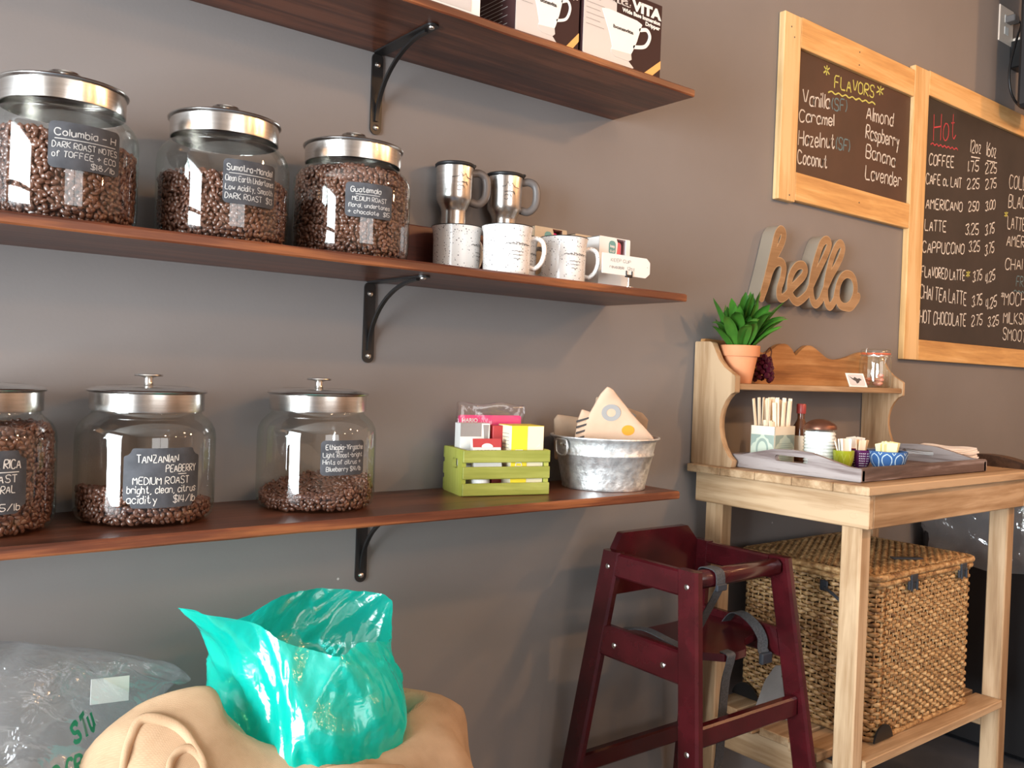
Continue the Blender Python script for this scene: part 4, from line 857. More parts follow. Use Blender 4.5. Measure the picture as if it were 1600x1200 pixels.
bx_, bz_ = 2.40, 1.62
t = thing('flavors_chalkboard', 'smaller pine-framed chalkboard listing syrup flavors above the carved greeting', 'chalkboard', (bx_, 0, bz_))
L = lambda a, b, c, d: plank(a - bx_, b - bx_, c - bz_, d - bz_)
L(2.050, 2.127, 1.614, 2.122).build('left_stile', 'pine_z', t); L(2.1275, 2.7435, 2.040, 2.124).build('top_rail', 'pine_x', t); L(2.1275, 2.7435, 1.620, 1.698).build('bottom_rail', 'pine_x', t)
p = G().bx(2.10 - bx_, 2.7435 - bx_, -.009, -.0006, 1.66 - bz_, 2.08 - bz_, .0005).build('slate_panel', 'board_warm_refl', t); lettering(FT, bx_, bz_, p)
g = G()
for (x, z) in ((2.08, 2.085), (2.095, 2.06), (2.42, 2.10), (2.42, 2.062), (2.45, 1.66), (2.10, 1.63)): g.lathe([(.0005, .0009), (.0022, .0007), (.0024, 0)], 10, (x - bx_, 0, 0)); g.V = [(a, -.0204 - c, z - bz_ + b) if k >= len(g.V) - 30 else (a, b, c) for k, (a, b, c) in enumerate(g.V)]
g.build('nail_heads', 'ink', t, smooth=0)
bx_, bz_ = 3.35, 1.203
t = thing('menu_chalkboard', 'large pine-framed chalkboard with the drinks price list on the right', 'chalkboard', (bx_, 0, bz_))
L(2.745, 2.838, 1.203, 2.142).build('left_stile', 'pine_z', t); L(2.8385, 3.86, 2.066, 2.145).build('top_rail', 'pine_x', t); L(2.8385, 3.86, 1.203, 1.270).build('bottom_rail', 'pine_x', t); L(3.8605, 3.945, 1.203, 2.142).build('right_stile', 'pine_z', t)
p = G().bx(2.80 - bx_, 3.90 - bx_, -.009, -.0006, 1.24 - bz_, 2.10 - bz_, .0005).build('slate_panel', 'board', t); lettering(MT, bx_, bz_, p)

# ---------------------------------------------------------------- carved greeting
HS = {'h1': [(1.968, 1.337), (1.982, 1.377), (2.0, 1.432), (2.013, 1.475), (2.024, 1.509), (2.039, 1.525), (2.052, 1.52), (2.052, 1.502), (2.039, 1.478), (2.017, 1.45), (2.0, 1.429)], 'h2': [(1.968, 1.337), (1.988, 1.377), (2.004, 1.414), (2.024, 1.435), (2.047, 1.439), (2.06, 1.426), (2.056, 1.396), (2.044, 1.369), (2.045, 1.347), (2.059, 1.343), (2.078, 1.352)], 'e': [(2.078, 1.352), (2.101, 1.374), (2.128, 1.393), (2.152, 1.412), (2.16, 1.429), (2.147, 1.441), (2.119, 1.435), (2.096, 1.41), (2.089, 1.379), (2.1, 1.351), (2.126, 1.338), (2.153, 1.349), (2.175, 1.364)], 'l1': [(2.175, 1.364), (2.196, 1.396), (2.226, 1.439), (2.255, 1.479), (2.272, 1.512), (2.258, 1.524), (2.235, 1.511), (2.214, 1.471), (2.197, 1.423), (2.19, 1.382), (2.2, 1.349), (2.218, 1.338), (2.241, 1.352)], 'l2': [(2.241, 1.352), (2.262, 1.388), (2.289, 1.428), (2.323, 1.469), (2.342, 1.506), (2.329, 1.522), (2.308, 1.509), (2.286, 1.472), (2.269, 1.423), (2.262, 1.381), (2.271, 1.347), (2.29, 1.337), (2.313, 1.358)], 'o': [(2.313, 1.358), (2.323, 1.393), (2.339, 1.422), (2.366, 1.437), (2.395, 1.434), (2.413, 1.415), (2.415, 1.383), (2.395, 1.353), (2.364, 1.341), (2.335, 1.349), (2.321, 1.376), (2.325, 1.4)], 'o2': [(2.364, 1.341), (2.396, 1.343), (2.426, 1.366), (2.433, 1.377)]}
hx, hz = 2.2, 1.32
fl = [sd_line([(a - hx, b - hz) for a, b in catmull(v, 5)]) for v in HS.values()]
def fh(U, V):
    D = fl[0](U, V)
    for k in fl[1:]: D = np.minimum(D, k(U, V))
    return D
t = thing('hello_sign', 'carved wooden script sign reading hello on the wall above the plant', 'sign', (hx, 0, hz))
g = G(); plate(g, lambda U, V: fh(U, V) - .0118, (-.25, .25, -.01, .225), 230, pl_xz(0, 0, 0), .001, .040, 0, 1); g.build('script_letters', ['hello_rim', 'hello_edge'], t, smooth=45)
g = G(); plate(g, lambda U, V: fh(U, V) - .0098, (-.25, .25, -.01, .225), 230, pl_xz(0, 0, 0), .0395, .0404); g.build('letter_face', 'hello', t, smooth=45)

# ---------------------------------------------------------------- outlet, plug, black speaker and cable at the top right
t = thing('outlet_plate', 'ivory wall outlet plate beside the black speaker', 'outlet', (3.415, 0, 2.395))
G().bx(-.066, .046, -.006, -.0004, -.015, .115, .002).build('cover', 'plate', t)
g = G()
for z in (.030, .072): g.bx(-.026, .006, -.0075, -.006, z - .014, z + .014, .001)
g.build('socket', 'white', t)
t = thing('plug', 'grey plug pushed into the ivory outlet', 'plug', (3.415, -.008, 2.462)); G().bx(-.03, .012, -.034, 0, -.012, .012, .003).build('plug_body', 'handle_grey', t); G().bx(.012, .03, -.028, -.006, -.007, .007, .002).build('strain_relief', 'black', t)
o = G().bx(-.022, .05, -.03, -.0005, -.03, .04, .004).build('power_adapter', 'plate', loc=(3.486, -.0, 2.375)); tag(o, 'small ivory power adapter low beside the outlet', 'adapter')
t = thing('wall_speaker', 'black wall speaker cut off at the top right edge', 'speaker', (3.39, -.10, 2.10))
G().bx(-.105, .15, -.16, .0, .0, .84, .012).build('cabinet', 'blackplastic', t); G().bx(-.09, .135, -.166, -.159, .02, .82, .004).build('grille', 'black', t); G().bx(.06, .13, .0, .0995, .2, .3, .004).build('wall_mount', 'black', t)
o = G().tube(catmull([(3.445, -.030, 2.462), (3.42, -.05, 2.44), (3.36, -.06, 2.36), (3.33, -.055, 2.25), (3.345, -.06, 2.17), (3.40, -.075, 2.13), (3.47, -.082, 2.16)], 8), .0042, 8).build('cable', 'black', smooth=70); tag(o, 'dark looping cable hanging from the plug by the speaker', 'cable')

# ---------------------------------------------------------------- coffee bar table with hutch
TX0, TX1, TY0, TY1, TZ = 1.727, 2.552, -.503, -.012, .905
tb = thing('coffee_bar_table', 'weathered pine bar table with scalloped hutch and slatted lower shelf', 'table', (TX0, 0, 0))
X = lambda v: v - TX0
def tp_(name, m, x0, x1, y0, y1, z0, z1, b=.002): return G().bx(X(x0), X(x1), y0, y1, z0, z1, b).build(name, m, tb)
g = G(); ys = [TY0, -.418, -.315, -.215, -.115, TY1]
for a, b in zip(ys[:-1], ys[1:]): g.bx(0, X(TX1), a + .0006, b - .0006, TZ - .0195, TZ, .0022)
g.build('tabletop', 'barn_x', tb)
AZ0, AZ1 = .812, TZ - .020
fx0, fx1, fy0 = 1.752, 2.53, -.490
tp_('apron', 'barn_x', fx0 + .019, fx1 - .019, fy0, fy0 + .019, AZ0, AZ1)
tp_('apron', 'barn_x', fx0 + .019, fx1 - .019, -.04, -.022, AZ0, AZ1)
for x in (fx0, fx1 - .0185):
    a = tp_('apron', 'barn_y', x, x + .0185, fy0, -.022, AZ0, AZ1)
    if x == fx0:
        g = G()
        for (yy, zz) in ((-.42, .853), (-.455, .838)):
            q = []
            for r, w in ((.0005, .0004), (.0062, .0004), (.0074, 0)): q.append([(-w, r * math.cos(2 * PI * k / 16) * 1.4 + yy, r * math.sin(2 * PI * k / 16) + zz) for k in range(16)])
            g.grid(q, closed=True)
        g.V = [(X(fx0) + x_, y_, z_) for x_, y_, z_ in g.V]; g.build('wood_plug', 'barn_y', a, smooth=0)
LEGS = {'fl': (1.764, -.468), 'fr': (2.474, -.468), 'bl': (1.772, -.092), 'br': (2.474, -.092)}
lw = .040
for k, (lx, ly) in LEGS.items(): tp_('leg', 'barn_z', lx, lx + lw, ly, ly + lw + (.008 if k[0] == 'f' else .012), 0, AZ1, .003)
# lower shelf: two cross rails, five slats, a centre batten
for x in (1.778, 2.482): tp_('cross_rail', 'barn_y', x, x + .019, -.42, -.078, .215, .2805)
tp_('centre_batten', 'barn_y', 2.11, 2.15, -.425, -.03, .262, .2815)
for (a, b, dx) in ((-.475, -.405, 0), (-.392, -.316, -.012), (-.304, -.226, .006), (-.214, -.138, -.006), (-.126, -.048, .004)):
    if a < -.42: tp_('shelf_slat', 'barn_x', 1.806, 2.472, a, b, .282, .302)
    elif b > -.10: tp_('shelf_slat', 'barn_x', 1.816, 2.470, a, b, .282, .302)
    else: tp_('shelf_slat', 'barn_x', 1.765 + dx, 2.500 + dx, a, b, .282, .302)
# hutch
side = [(.004, 0), (.129, 0), (.132, .016), (.118, .028), (.104, .048), (.095, .070), (.090, .095), (.090, .118), (.095, .140), (.106, .162), (.120, .178), (.132, .183), (.132, .222), (.120, .229), (.098, .243), (.080, .262), (.068, .284), (.058, .303), (.050, .306), (.004, .306)]
for x in (1.752, 2.5395 - .0):
    g = G(); plate(g, sd_poly(side), (0, .135, -.001, .308), 40, lambda u, v, w, x=x: (X(x) - w, -u, TZ + v), -.019 if x < 2 else -.011, 0)
    g.build('hutch_side', 'barn_z', tb)
tp_('hutch_shelf', 'barn_x', 1.7715, 2.539, -.130, -.018, 1.094, 1.109)
top = catmull([(0, .110), (.10, .106), (.19, .092), (.25, .083), (.275, .090), (.31, .108), (.345, .112), (.375, .098), (.392, .082), (.41, .094), (.445, .112), (.475, .110), (.51, .096), (.55, .080), (.60, .078), (.66, .088), (.72, .103), (.767, .108)], 4)
g = G(); plate(g, sd_poly([(0, -.001)] + top + [(.767, -.001)]), (-.001, .768, -.002, .12), 150, pl_xz(X(1.7715), -.004, 1.1095), 0, .0135); g.build('scalloped_back', 'hutch_back', tb)

# plant on the hutch shelf
HZ = 1.109
t = thing('potted_plant', 'leafy green plant in a terracotta pot on the hutch shelf', 'plant', (1.834, -.079, HZ))
G().lathe([(.0005, .0005), (.0300, .0005), (.0312, .002), (.0432, .066), (.0432, .0675), (.0480, .068), (.0490, .0695), (.0498, .094), (.0488, .0955), (.0455, .0955), (.0440, .086), (.0005, .086)], 56).build('pot', 'terracotta', t, smooth=35)
G().lathe([(.0445, .0845), (.03, .0885), (.0005, .090)], 28).build('soil', 'soil', t)
g = G(); rl = random.Random(11)
def leaf(g, az, lean, L, w, droop, z0=.085, r0=.008, roll=0.0):
    n = 9; d = Vector((math.cos(az), math.sin(az), 0)); s = Vector((-math.sin(az), math.cos(az), 0)); p = d * r0 + Vector((0, 0, z0)); rows = []; a = lean
    for i in range(n + 1):
        q = i / n; a = lean + droop * q ** 2.2; tdir = d * math.sin(a) + Vector((0, 0, 1)) * math.cos(a); nn = s.cross(tdir)
        ww = w * (0.35 + 1.0 * math.sin(PI * min(1, q * .93 + .07) ** 1.15) ** .8) * (1 if q < .97 else .2) * .5
        sd = (s * math.cos(roll * q) + nn * math.sin(roll * q))
        rows.append([p - sd * ww + nn * ww * .35, p - sd * ww * .5 + nn * ww * .08, p - nn * ww * .05, p + sd * ww * .5 + nn * ww * .08, p + sd * ww + nn * ww * .35]); p = p + tdir * (L / n)
    g.grid([[tuple(v) for v in r] for r in rows])
    return g
for k in range(62):
    ring = k / 62; az = k * 2.39996 + rl.uniform(-.3, .3); lean = .08 + .62 * ring + rl.uniform(-.08, .12); L = rl.uniform(.11, .155) * (1.0 if ring < .75 else .85); dr = rl.uniform(.1, .55) + (1.5 * rl.random() if ring > .45 else 0)
    if math.sin(az) > .3: lean *= .55; dr *= .3; L *= .8        # the wall holds them up at the back
    leaf(g, az, lean, L, rl.uniform(.019, .029), dr, r0=.004 + .018 * ring, roll=rl.uniform(-.5, .5))
g.build('foliage', 'leaf', t, smooth=180)
# plum glass ornament
t = thing('glass_cluster', 'dark plum glass bead cluster with a curly stem beside the terracotta pot', 'ornament', (1.962, -.060, HZ))
g = G(); rg = random.Random(4)
for k in range(34):
    z = .010 + .062 * (k / 34); rr = .026 * (1 - .45 * k / 34); a = k * 2.4; c = (rr * math.cos(a) * .95, rr * math.sin(a) * .8, z); r = rg.uniform(.007, .0105)
    g.lathe([(.0005, -r), (r * .75, -r * .6), (r, 0), (r * .7, r * .65), (.0005, r)], 6, c)
g.build('beads', 'amethyst', t, smooth=0)
G().tube(catmull([(0, 0, .06), (.006, 0, .082), (.016, -.004, .096), (.022, -.006, .086), (.017, -.008, .074), (.02, -.01, .062)], 6), .0016, 6).build('wire_stem', 'copper', t)
# clip-top jar
t = thing('clip_top_jar', 'clear clip-top jar of sweets with orange seal on the hutch shelf', 'jar', (2.470, -.082, HZ))
G().lathe([(.0005, .003), (.038, .001), (.043, .003), (.0445, .009), (.0445, .078), (.042, .088), (.0385, .093), (.0385, .098)], 48).build('jar_body', 'glass', t, smooth=60)
G().lathe([(.0385, .0985), (.0415, .0985), (.0420, .1000), (.0415, .1015), (.0385, .1015)], 48).build('seal', 'seal', t)
G().lathe([(.0400, .1018), (.0418, .1025), (.0415, .110), (.037, .113), (.02, .1135), (.0005, .1135)], 48).build('glass_lid', 'glass', t, smooth=60)
g = G(); g.tube([(.0435 * math.cos(a * PI / 18), .0435 * math.sin(a * PI / 18), .094) for a in range(36)], .0012, 6, closed=True); g.tube(catmull([(-.043, 0, .094), (-.052, 0, .100), (-.050, 0, .114), (-.041, 0, .112)], 5), .0012, 6); g.tube(catmull([(.043, 0, .094), (.052, 0, .088), (.050, 0, .108), (.041, 0, .112)], 5), .0012, 6); g.tube(catmull([(.05, -.006, .108), (.056, 0, .085), (.049, .0, .07)], 5), .0012, 6)
g.build('wire_clip', 'screw', t)
rs = random.Random(8)
for k in range(9):
    a = k * 2.1; r = .012 + .016 * (k % 3) / 2; o = G().box((0, 0, 0), (.021, .014, .011), .004, Matrix.Rotation(rs.random() * 3, 3, 'Z') @ Matrix.Rotation(rs.uniform(-.4, .4), 3, 'X')).build('wrapped_sweet', 'sweet', loc=(2.470 + r * math.cos(a), -.082 + r * math.sin(a), HZ + .0125 + .0115 * (k // 4)))
    tag(o, 'small pinkish wrapped sweet inside the clip-top jar', 'sweet', 'sweets in the clip-top jar')
# bird card
t = thing('picture_card', 'small white card with a dark bird picture leaning on the hutch shelf', 'card', (2.345, -.105, HZ + .0006)); t.rotation_euler = (-.5, 0, -.35)
G().box((0, 0, .022), (.062, .0012, .044), .0003).build('card', 'white', t)
g = G(); pl = pl_xz(0, -.0007, .022); plate(g, sd_rr(0, 0, .052, .036, .001), (-.027, .027, -.019, .019), 10, pl, 0, .0003); g.build('picture_ground', 'lightgrey', t, smooth=0)
g = G(); plate(g, sd_poly([(-.022, .012), (-.010, .004), (-.004, .010), (.004, .004), (.012, .006), (.018, .000), (.010, -.002), (.006, -.008), (-.002, -.012), (-.004, -.004), (-.014, .002)]), (-.024, .02, -.014, .014), 40, pl, 0, .0006); g.build('bird_picture', 'ink', t, smooth=0)

# ---------------------------------------------------------------- tray and what stands on it
RX0, RX1, RY0, RY1 = 1.782, 2.375, -.452, -.100
t = thing('serving_tray', 'weathered dark wooden serving tray with arched slotted ends on the bar', 'tray', ((RX0 + RX1) / 2, (RY0 + RY1) / 2, TZ))
hw, hd = (RX1 - RX0) / 2, (RY1 - RY0) / 2
G().bx(-hw + .012, hw - .012, -hd + .010, hd - .010, .001, .010, .001).build('tray_floor', 'tray', t)
for s in (-1, 1): G().bar((-hw + .002, s * (hd - .006), .0165), (hw - .002, s * (hd - .006), .0165), .012, .031, b=.002).build('long_side', 'tray', t)
ends = [(-hd, .001), (hd, .001), (hd, .030), (hd * .80, .032), (hd * .52, .044), (hd * .28, .0535), (0, .056), (-hd * .28, .0535), (-hd * .52, .044), (-hd * .80, .032), (-hd, .030)]
fe = sd_poly(ends); fs = sd_rr(0, .034, .088, .014, .006)
for x in (-hw, hw - .0135):
    g = G(); plate(g, lambda U, V: np.maximum(fe(U, V), -fs(U, V)), (-hd - .001, hd + .001, 0, .058), 110, lambda u, v, w, x=x: (x - w, -u, v), -.0135, 0); g.build('handle_end', 'tray_y', t)
RZ = TZ + .0102
# stir stick box
SBX, SBY = 1.886, -.150; sbw, sbd, sbh = .098, .066, .092
t = thing('stick_box', 'sage and cream ornate box full of wooden stir sticks on the tray', 'box', (SBX, SBY, RZ), .10)
g = G(); th = .002
for s in (-1, 1): g.bx(s * (sbw / 2 - th), s * sbw / 2, -sbd / 2, sbd / 2, 0, sbh, .0003); g.bx(-sbw / 2, sbw / 2, s * (sbd / 2 - th), s * sbd / 2, 0, sbh, .0003)
g.bx(-sbw / 2, sbw / 2, -sbd / 2, sbd / 2, 0, th, .0003); g.build('carton', 'cream', t)
def orn(nm, base, w, oval):
    g = G(); plate(g, sd_rr(0, sbh * .40, w * .94, sbh * .74, .001), (-w / 2, w / 2, 0, sbh), 12, base, 0, .0003); a = g.build(nm + '_ground', 'sage', t, smooth=0)
    g = G()
    for s in (-1, 1): plate(g, sd_poly([(s * w * .47, sbh * .77), (s * w * .05, sbh * .77), (s * w * .12, sbh * .70), (s * w * .24, sbh * .66), (s * w * .28, sbh * .57), (s * w * .40, sbh * .52), (s * w * .47, sbh * .42)]), (-w / 2, w / 2, sbh * .4, sbh * .8), 50, base, 0, .0006)
    g.build(nm + '_spandrel', 'sagedark', t, smooth=0)
    g = G()
    if oval: plate(g, lambda U, V: np.abs(np.hypot(U, (V - sbh * .38) * .62) - w * .22) - w * .035, (-w / 2, w / 2, 0, sbh * .8), 50, base, 0, .0007)
    else:
        for k in range(9): write(g, '_', -w * (.36 - .05 * (k < 2)), sbh * (.54 - .055 * k), w * (.72 - .1 * (k < 2)), 0, base, .0011, lift=.0007)
    g.build(nm + '_print', 'sagedark', t, smooth=0)
orn('front', pl_xz(0, -sbd / 2, 0), sbw, False); orn('end', pl_yz(-sbw / 2, 0, 0), sbd, True)
st0 = G().bx(-.0048, .0048, -.0009, .0009, 0, .152, .0006).build('stir_stick', 'stick'); rk = random.Random(21)
for k in range(30):
    o = st0 if k == 0 else st0.copy()
    if k: COL.objects.link(o)
    u = -sbw / 2 + .016 + (sbw - .032) * ((k % 10) + .5 * (k // 10 % 2)) / 9.6; v = -sbd / 2 + .012 + .020 * (k // 10)
    o.location = (SBX + u, SBY + v + u * .10, RZ + .003); o.rotation_euler = (rk.uniform(-.05, .03), (u / sbw) * .26 + rk.uniform(-.05, .05), rk.uniform(-.9, .2)); o.scale = (1, 1, rk.uniform(.97, 1.05) if k != 1 else .66)
    if k in (0, 10): o.scale = (1, 1, .68)
    tag(o, 'pale wooden stir stick standing in the ornate box', 'stir stick', 'stir sticks in the ornate box')
# bottle
t = thing('syrup_bottle', 'slim dark glass bottle with red cap behind the stir sticks', 'bottle', (2.000, -.152, RZ))
G().lathe([(.0005, .001), (.0185, .001), (.020, .004), (.020, .078), (.018, .090), (.0105, .104), (.0092, .110), (.0092, .130), (.0005, .130)], 32).build('bottle_body', 'amber', t, smooth=50)
G().lathe([(.0112, .122), (.0118, .124), (.0118, .145), (.0105, .147), (.0005, .147)], 28).build('cap', 'redcap', t, smooth=40); G().lathe([(.0203, .022), (.0203, .066)], 32).build('paper_label', 'cream', t)
# sugar shaker
t = thing('sugar_jar', 'ribbed glass jar full of white sugar with brown domed lid', 'sugar jar', (1.926, -.256, RZ))
rib = [(.030, .001), (.036, .002)] + [(.0375 + .0016 * math.sin(i * PI / 3), .004 + i * .00135) for i in range(64)] + [(.0365, .092)]
G().lathe(rib, 48).build('ribbed_glass', 'glass', t, smooth=60)
G().lathe([(.0370, .0905), (.0385, .0915), (.0385, .098), (.034, .1035), (.022, .111), (.010, .1145), (.0005, .115)], 48).build('lid', 'copper', t, smooth=50)
o = G().lathe([(.0005, .0035), (.034, .0035)] + [(.0353 + .0014 * math.sin(i * PI / 3), .0045 + i * .00135) for i in range(61)] + [(.0005, .088)], 48).build('white_sugar', 'sugar', loc=(1.926, -.256, RZ), smooth=60); tag(o, 'white sugar filling the ribbed glass jar', 'sugar', kind='stuff')
# bowls
def bowl(x, y, r, h, m, label, pat, pm, rz=0):
    t = thing('snack_bowl', label, 'bowl', (x, y, RZ), rz, 'glazed bowls on the tray')
    P = [(.0005, .001), (r * .50, .0008), (r * .54, .003), (r * .74, h * .16), (r * .90, h * .42), (r * .975, h * .72), (r, h), (r * .97, h * 1.01), (r * .94, h * .72), (r * .85, h * .42), (r * .66, h * .2), (.0005, h * .13)]
    G().lathe(P, 48).build('bowl_body', m, t, smooth=60)
    zs = [p[1] for p in P[2:7]]; rs_ = [p[0] for p in P[2:7]]
    pl = lambda u, v, w: ((np.interp(v, zs, rs_) + w) * math.cos(u / r), (np.interp(v, zs, rs_) + w) * math.sin(u / r), v)
    g = G(); n = 9; st = 2 * PI * r / n
    for k in range(n):
        u = k * st
        if pat == 'hex':
            c = [(u + st * .5 * .86 * a, h * (.50 + .40 * b)) for a, b in ((0, 1), (.7, .62), (.86, .0), (.5, -.7), (0, -.98), (-.5, -.7), (-.86, 0), (-.7, .62), (0, 1))]
            ribbon(g, catmull(c, 3), r * .055, pl, .0007); ribbon(g, [(u + st * .5 - st * .14, h * .97), (u + st * .5, h * .84), (u + st * .5 + st * .14, h * .97)], r * .05, pl, .0007)
        elif pat == 'dash':
            for i in range(6):
                for j in range(4 if k % 2 else 2):
                    a = u + st * (j * .22 - .3) ; b = h * (.16 + .13 * i); ribbon(g, [(a, b), (a + st * .11, b + h * .045)], r * .055, pl, .0007)
        else:
            ribbon(g, [(u, h * .18), (u + st * .05, h * .5), (u + st * .32, h * .82)], r * .05, pl, .0006); ribbon(g, [(u + st * .05, h * .5), (u - st * .25, h * .84)], r * .05, pl, .0006)
    g.build('glazed_pattern', pm, t, smooth=0); return t
bowl(1.932, -.317, .0245, .044, 'bowl_green', 'olive green patterned bowl of tea packets on the tray', 'leaf', 'glaze_olive', .2)
bowl(2.045, -.278, .0260, .044, 'bowl_orange', 'orange bowl half hidden between the green and purple bowls', 'leaf', 'bowl_orange', .5)
bowl(1.990, -.326, .0260, .045, 'bowl_purple', 'purple bowl with white dashes on the tray', 'dash', 'glaze_white', .3)
bowl(2.020, -.380, .0440, .046, 'bowl_blue', 'blue bowl with pale outlines full of yellow packets', 'hex', 'bowl_line', .1)
def packets(x, y, z, n, spread, w, h, m, label, group, lean, seed):
    rp = random.Random(seed); p0 = G().bx(-w / 2, w / 2, -.0011, .0011, 0, h, .0008).build('sugar_packet', m)
    for k in range(n):
        o = p0 if k == 0 else p0.copy()
        if k: COL.objects.link(o)
        u = (k / max(1, n - 1) - .5) * 2 * spread; o.location = (x + u + rp.uniform(-.003, .003), y + rp.uniform(-spread * .55, spread * .55), z); o.rotation_euler = (rp.uniform(-lean, lean), u * 9 + rp.uniform(-.15, .15), rp.uniform(-.7, .7)); tag(o, label, 'packet', group)
packets(2.020, -.380, RZ + .018, 14, .015, .030, .050, 'packet', 'pale yellow sweetener packet standing in the blue bowl', 'yellow packets in the blue bowl', .25, 1)
packets(1.932, -.317, RZ + .018, 6, .007, .026, .054, 'packet_w', 'cream paper packet standing in the olive green bowl', 'cream packets in the green bowl', .3, 2)
packets(1.990, -.326, RZ + .018, 3, .005, .020, .052, 'stick', 'tan paper packet standing in the purple bowl', 'tan packets in the purple bowl', .3, 3)
packets(2.045, -.278, RZ + .018, 4, .006, .024, .054, 'packet_w', 'whitish packet standing in the orange bowl', 'packets in the orange bowl', .3, 4)
# napkins
for k in range(9):
    g = G(); n = 12; w_, d_ = .150, .150
    f = lambda a, b, zz: (w_ * (a - .5), d_ * (b - .5), zz + .0022 * math.sin(a * 7) + .0015 * math.sin(b * 9))
    g.grid([[f(i / n, j / n, .0038) for j in range(n + 1)] for i in range(n + 1)]); g.grid([[f(i / n, j / n, 0) for j in range(n + 1)] for i in range(n + 1)], flip=True)
    for (a, b) in ((0, None), (1, None), (None, 0), (None, 1)):
        g.grid([[f(a if a is not None else i / n, b if b is not None else i / n, z) for i in range(n + 1)] for z in (0, .0038)])
    o = g.build('paper_napkin', 'napkin', loc=(2.465, -.283 + .003 * (k % 3), TZ + .0042 + k * .0048), smooth=60); o.rotation_euler = (0, 0, .02 * math.sin(k * 2)); tag(o, 'pinkish white folded paper napkin stacked right of the tray', 'napkin', 'napkins stacked beside the tray')

# ---------------------------------------------------------------- rattan hamper on the lower slats
HX0, HX1, HY0, HY1, HB, HT = 1.905, 2.372, -.430, -.062, .3035, .668
t = thing('wicker_hamper', 'woven rattan hamper with dark latches on the lower slats of the bar', 'hamper', ((HX0 + HX1) / 2, (HY0 + HY1) / 2, HB))
hw, hd, hh = (HX1 - HX0) / 2, (HY1 - HY0) / 2, HT - HB
def per(s, r, hw_, hd_):      # point and normal on a rounded rectangle at arc length s
    a, b = 2 * (hw_ - r), 2 * (hd_ - r); q = PI * r / 2; L = 2 * a + 2 * b + 4 * q; s = s % L
    for (cx, cy, ang, ln) in ((-(hw_ - r), -hd_, 0, a), (hw_, -(hd_ - r), PI / 2, b), (hw_ - r, hd_, PI, a), (-hw_, hd_ - r, 1.5 * PI, b)):
        if s < ln: return (cx + math.cos(ang) * s, cy + math.sin(ang) * s), (math.sin(ang), -math.cos(ang))
        s -= ln
        if s < q:
            th = s / r; n0 = ang - PI / 2; ccx = cx + math.cos(ang) * ln - math.cos(n0) * r; ccy = cy + math.sin(ang) * ln - math.sin(n0) * r
            return (ccx + math.cos(n0 + th) * r, ccy + math.sin(n0 + th) * r), (math.cos(n0 + th), math.sin(n0 + th))
        s -= q
rad = .028; LEN = 4 * (hw - rad) + 4 * (hd - rad) + 2 * PI * rad; NS = 2 * round(LEN / .0175 / 2) + 1; sp = LEN / NS
g = G(); rw = random.Random(31); zc = .006; row = 0
while zc < hh - .006:
    hgt = .0046 + rw.uniform(-.0006, .0009); n = NS * 4; ring = []
    ph = row % 2
    for k in range(n):
        s = k * LEN / n; (x, y), (nx, ny) = per(s, rad, hw - .002, hd - .002); w = math.cos(PI * (s / sp + ph)); off = .0036 * w; zz = zc + .0016 * math.sin(s * 23 + row) + .0012 * rw.uniform(-1, 1); thk = hgt * (1.0 + .18 * w)
        ring.append([(x + nx * (off + a), y + ny * (off + a), zz + b * thk) for a, b in ((-.0015, 0), (0, 1.02), (.0021, .62), (.0026, 0), (.0021, -.62), (0, -1.02))])
    g.grid(ring + [ring[0]], closed=True); zc += .0096 + rw.uniform(-.0006, .0006); row += 1
g.build('woven_sides', 'wicker', t, smooth=180)
g = G()
for k in range(NS):
    (x, y), (nx, ny) = per(k * sp, rad, hw - .002, hd - .002); g.tube([(x, y, .002), (x, y, hh - .004)], .0023, 6)
g.build('stakes', 'stake', t, smooth=180)
g = G(); rr_ = []
for z in (.001, hh - .006): rr_.append([per(k * LEN / 160, rad, hw - .008, hd - .008)[0] + (z,) for k in range(160)])
g.grid(rr_, closed=True); g.F += [tuple(range(160)), tuple(range(160, 320))]; g.MI += [0, 0]; g.build('lining', 'wicker_dark', t, smooth=0)
def braid(g, z, r, ov, n=520, turns=150):
    ring = []
    LL = 4 * (hw + ov - rad) + 4 * (hd + ov - rad) + 2 * PI * rad
    for k in range(n):
        (x, y), (nx, ny) = per(k * LL / n, rad, hw + ov, hd + ov); tw = 1 + .16 * abs(math.sin(turns * PI * k / n)); ring.append([(x + nx * r * tw * math.cos(a), y + ny * r * tw * math.cos(a), z + r * tw * math.sin(a)) for a in [2 * PI * i / 8 for i in range(8)]])
    g.grid(ring + [ring[0]], closed=True)
for zz, rr, oo in ((hh - .004, .0068, .002), (.005, .0055, .001)): g = G(); braid(g, zz, rr, oo); g.build('braided_border', 'wicker', t, smooth=180)
lid = G(); braid(lid, hh + .0105, .0075, .004); lo = lid.build('lid', 'wicker', t, smooth=180)
g = G(); zt = hh + .0150; stx = [(-hw + .012 + i * .0165) for i in range(int((2 * hw - .02) / .0165))]; rowy = -hd + .012; r_ = 0
while rowy < hd - .010:
    P = []
    nseg = len(stx) * 4
    for i in range(nseg + 1):
        u = -hw + .008 + (2 * hw - .016) * i / nseg; w = math.cos(PI * ((u + hw - .012) / .0165 + r_ % 2)); P.append([(u, rowy + b * .0042, zt + .0026 * w + a) for a, b in ((-.0015, 0), (0, 1), (.0022, .5), (.0025, 0), (.0022, -.5), (0, -1))])
    g.grid(P, closed=True); rowy += .0088; r_ += 1
for u in stx: g.tube([(u, -hd + .006, zt), (u, hd - .006, zt)], .002, 5)
g.build('lid_weave', 'wicker', lo, smooth=180)
G().bx(-hw + .01, hw - .01, -hd + .01, hd - .01, hh + .004, hh + .0105, .001).build('lid_lining', 'wicker_dark', lo)
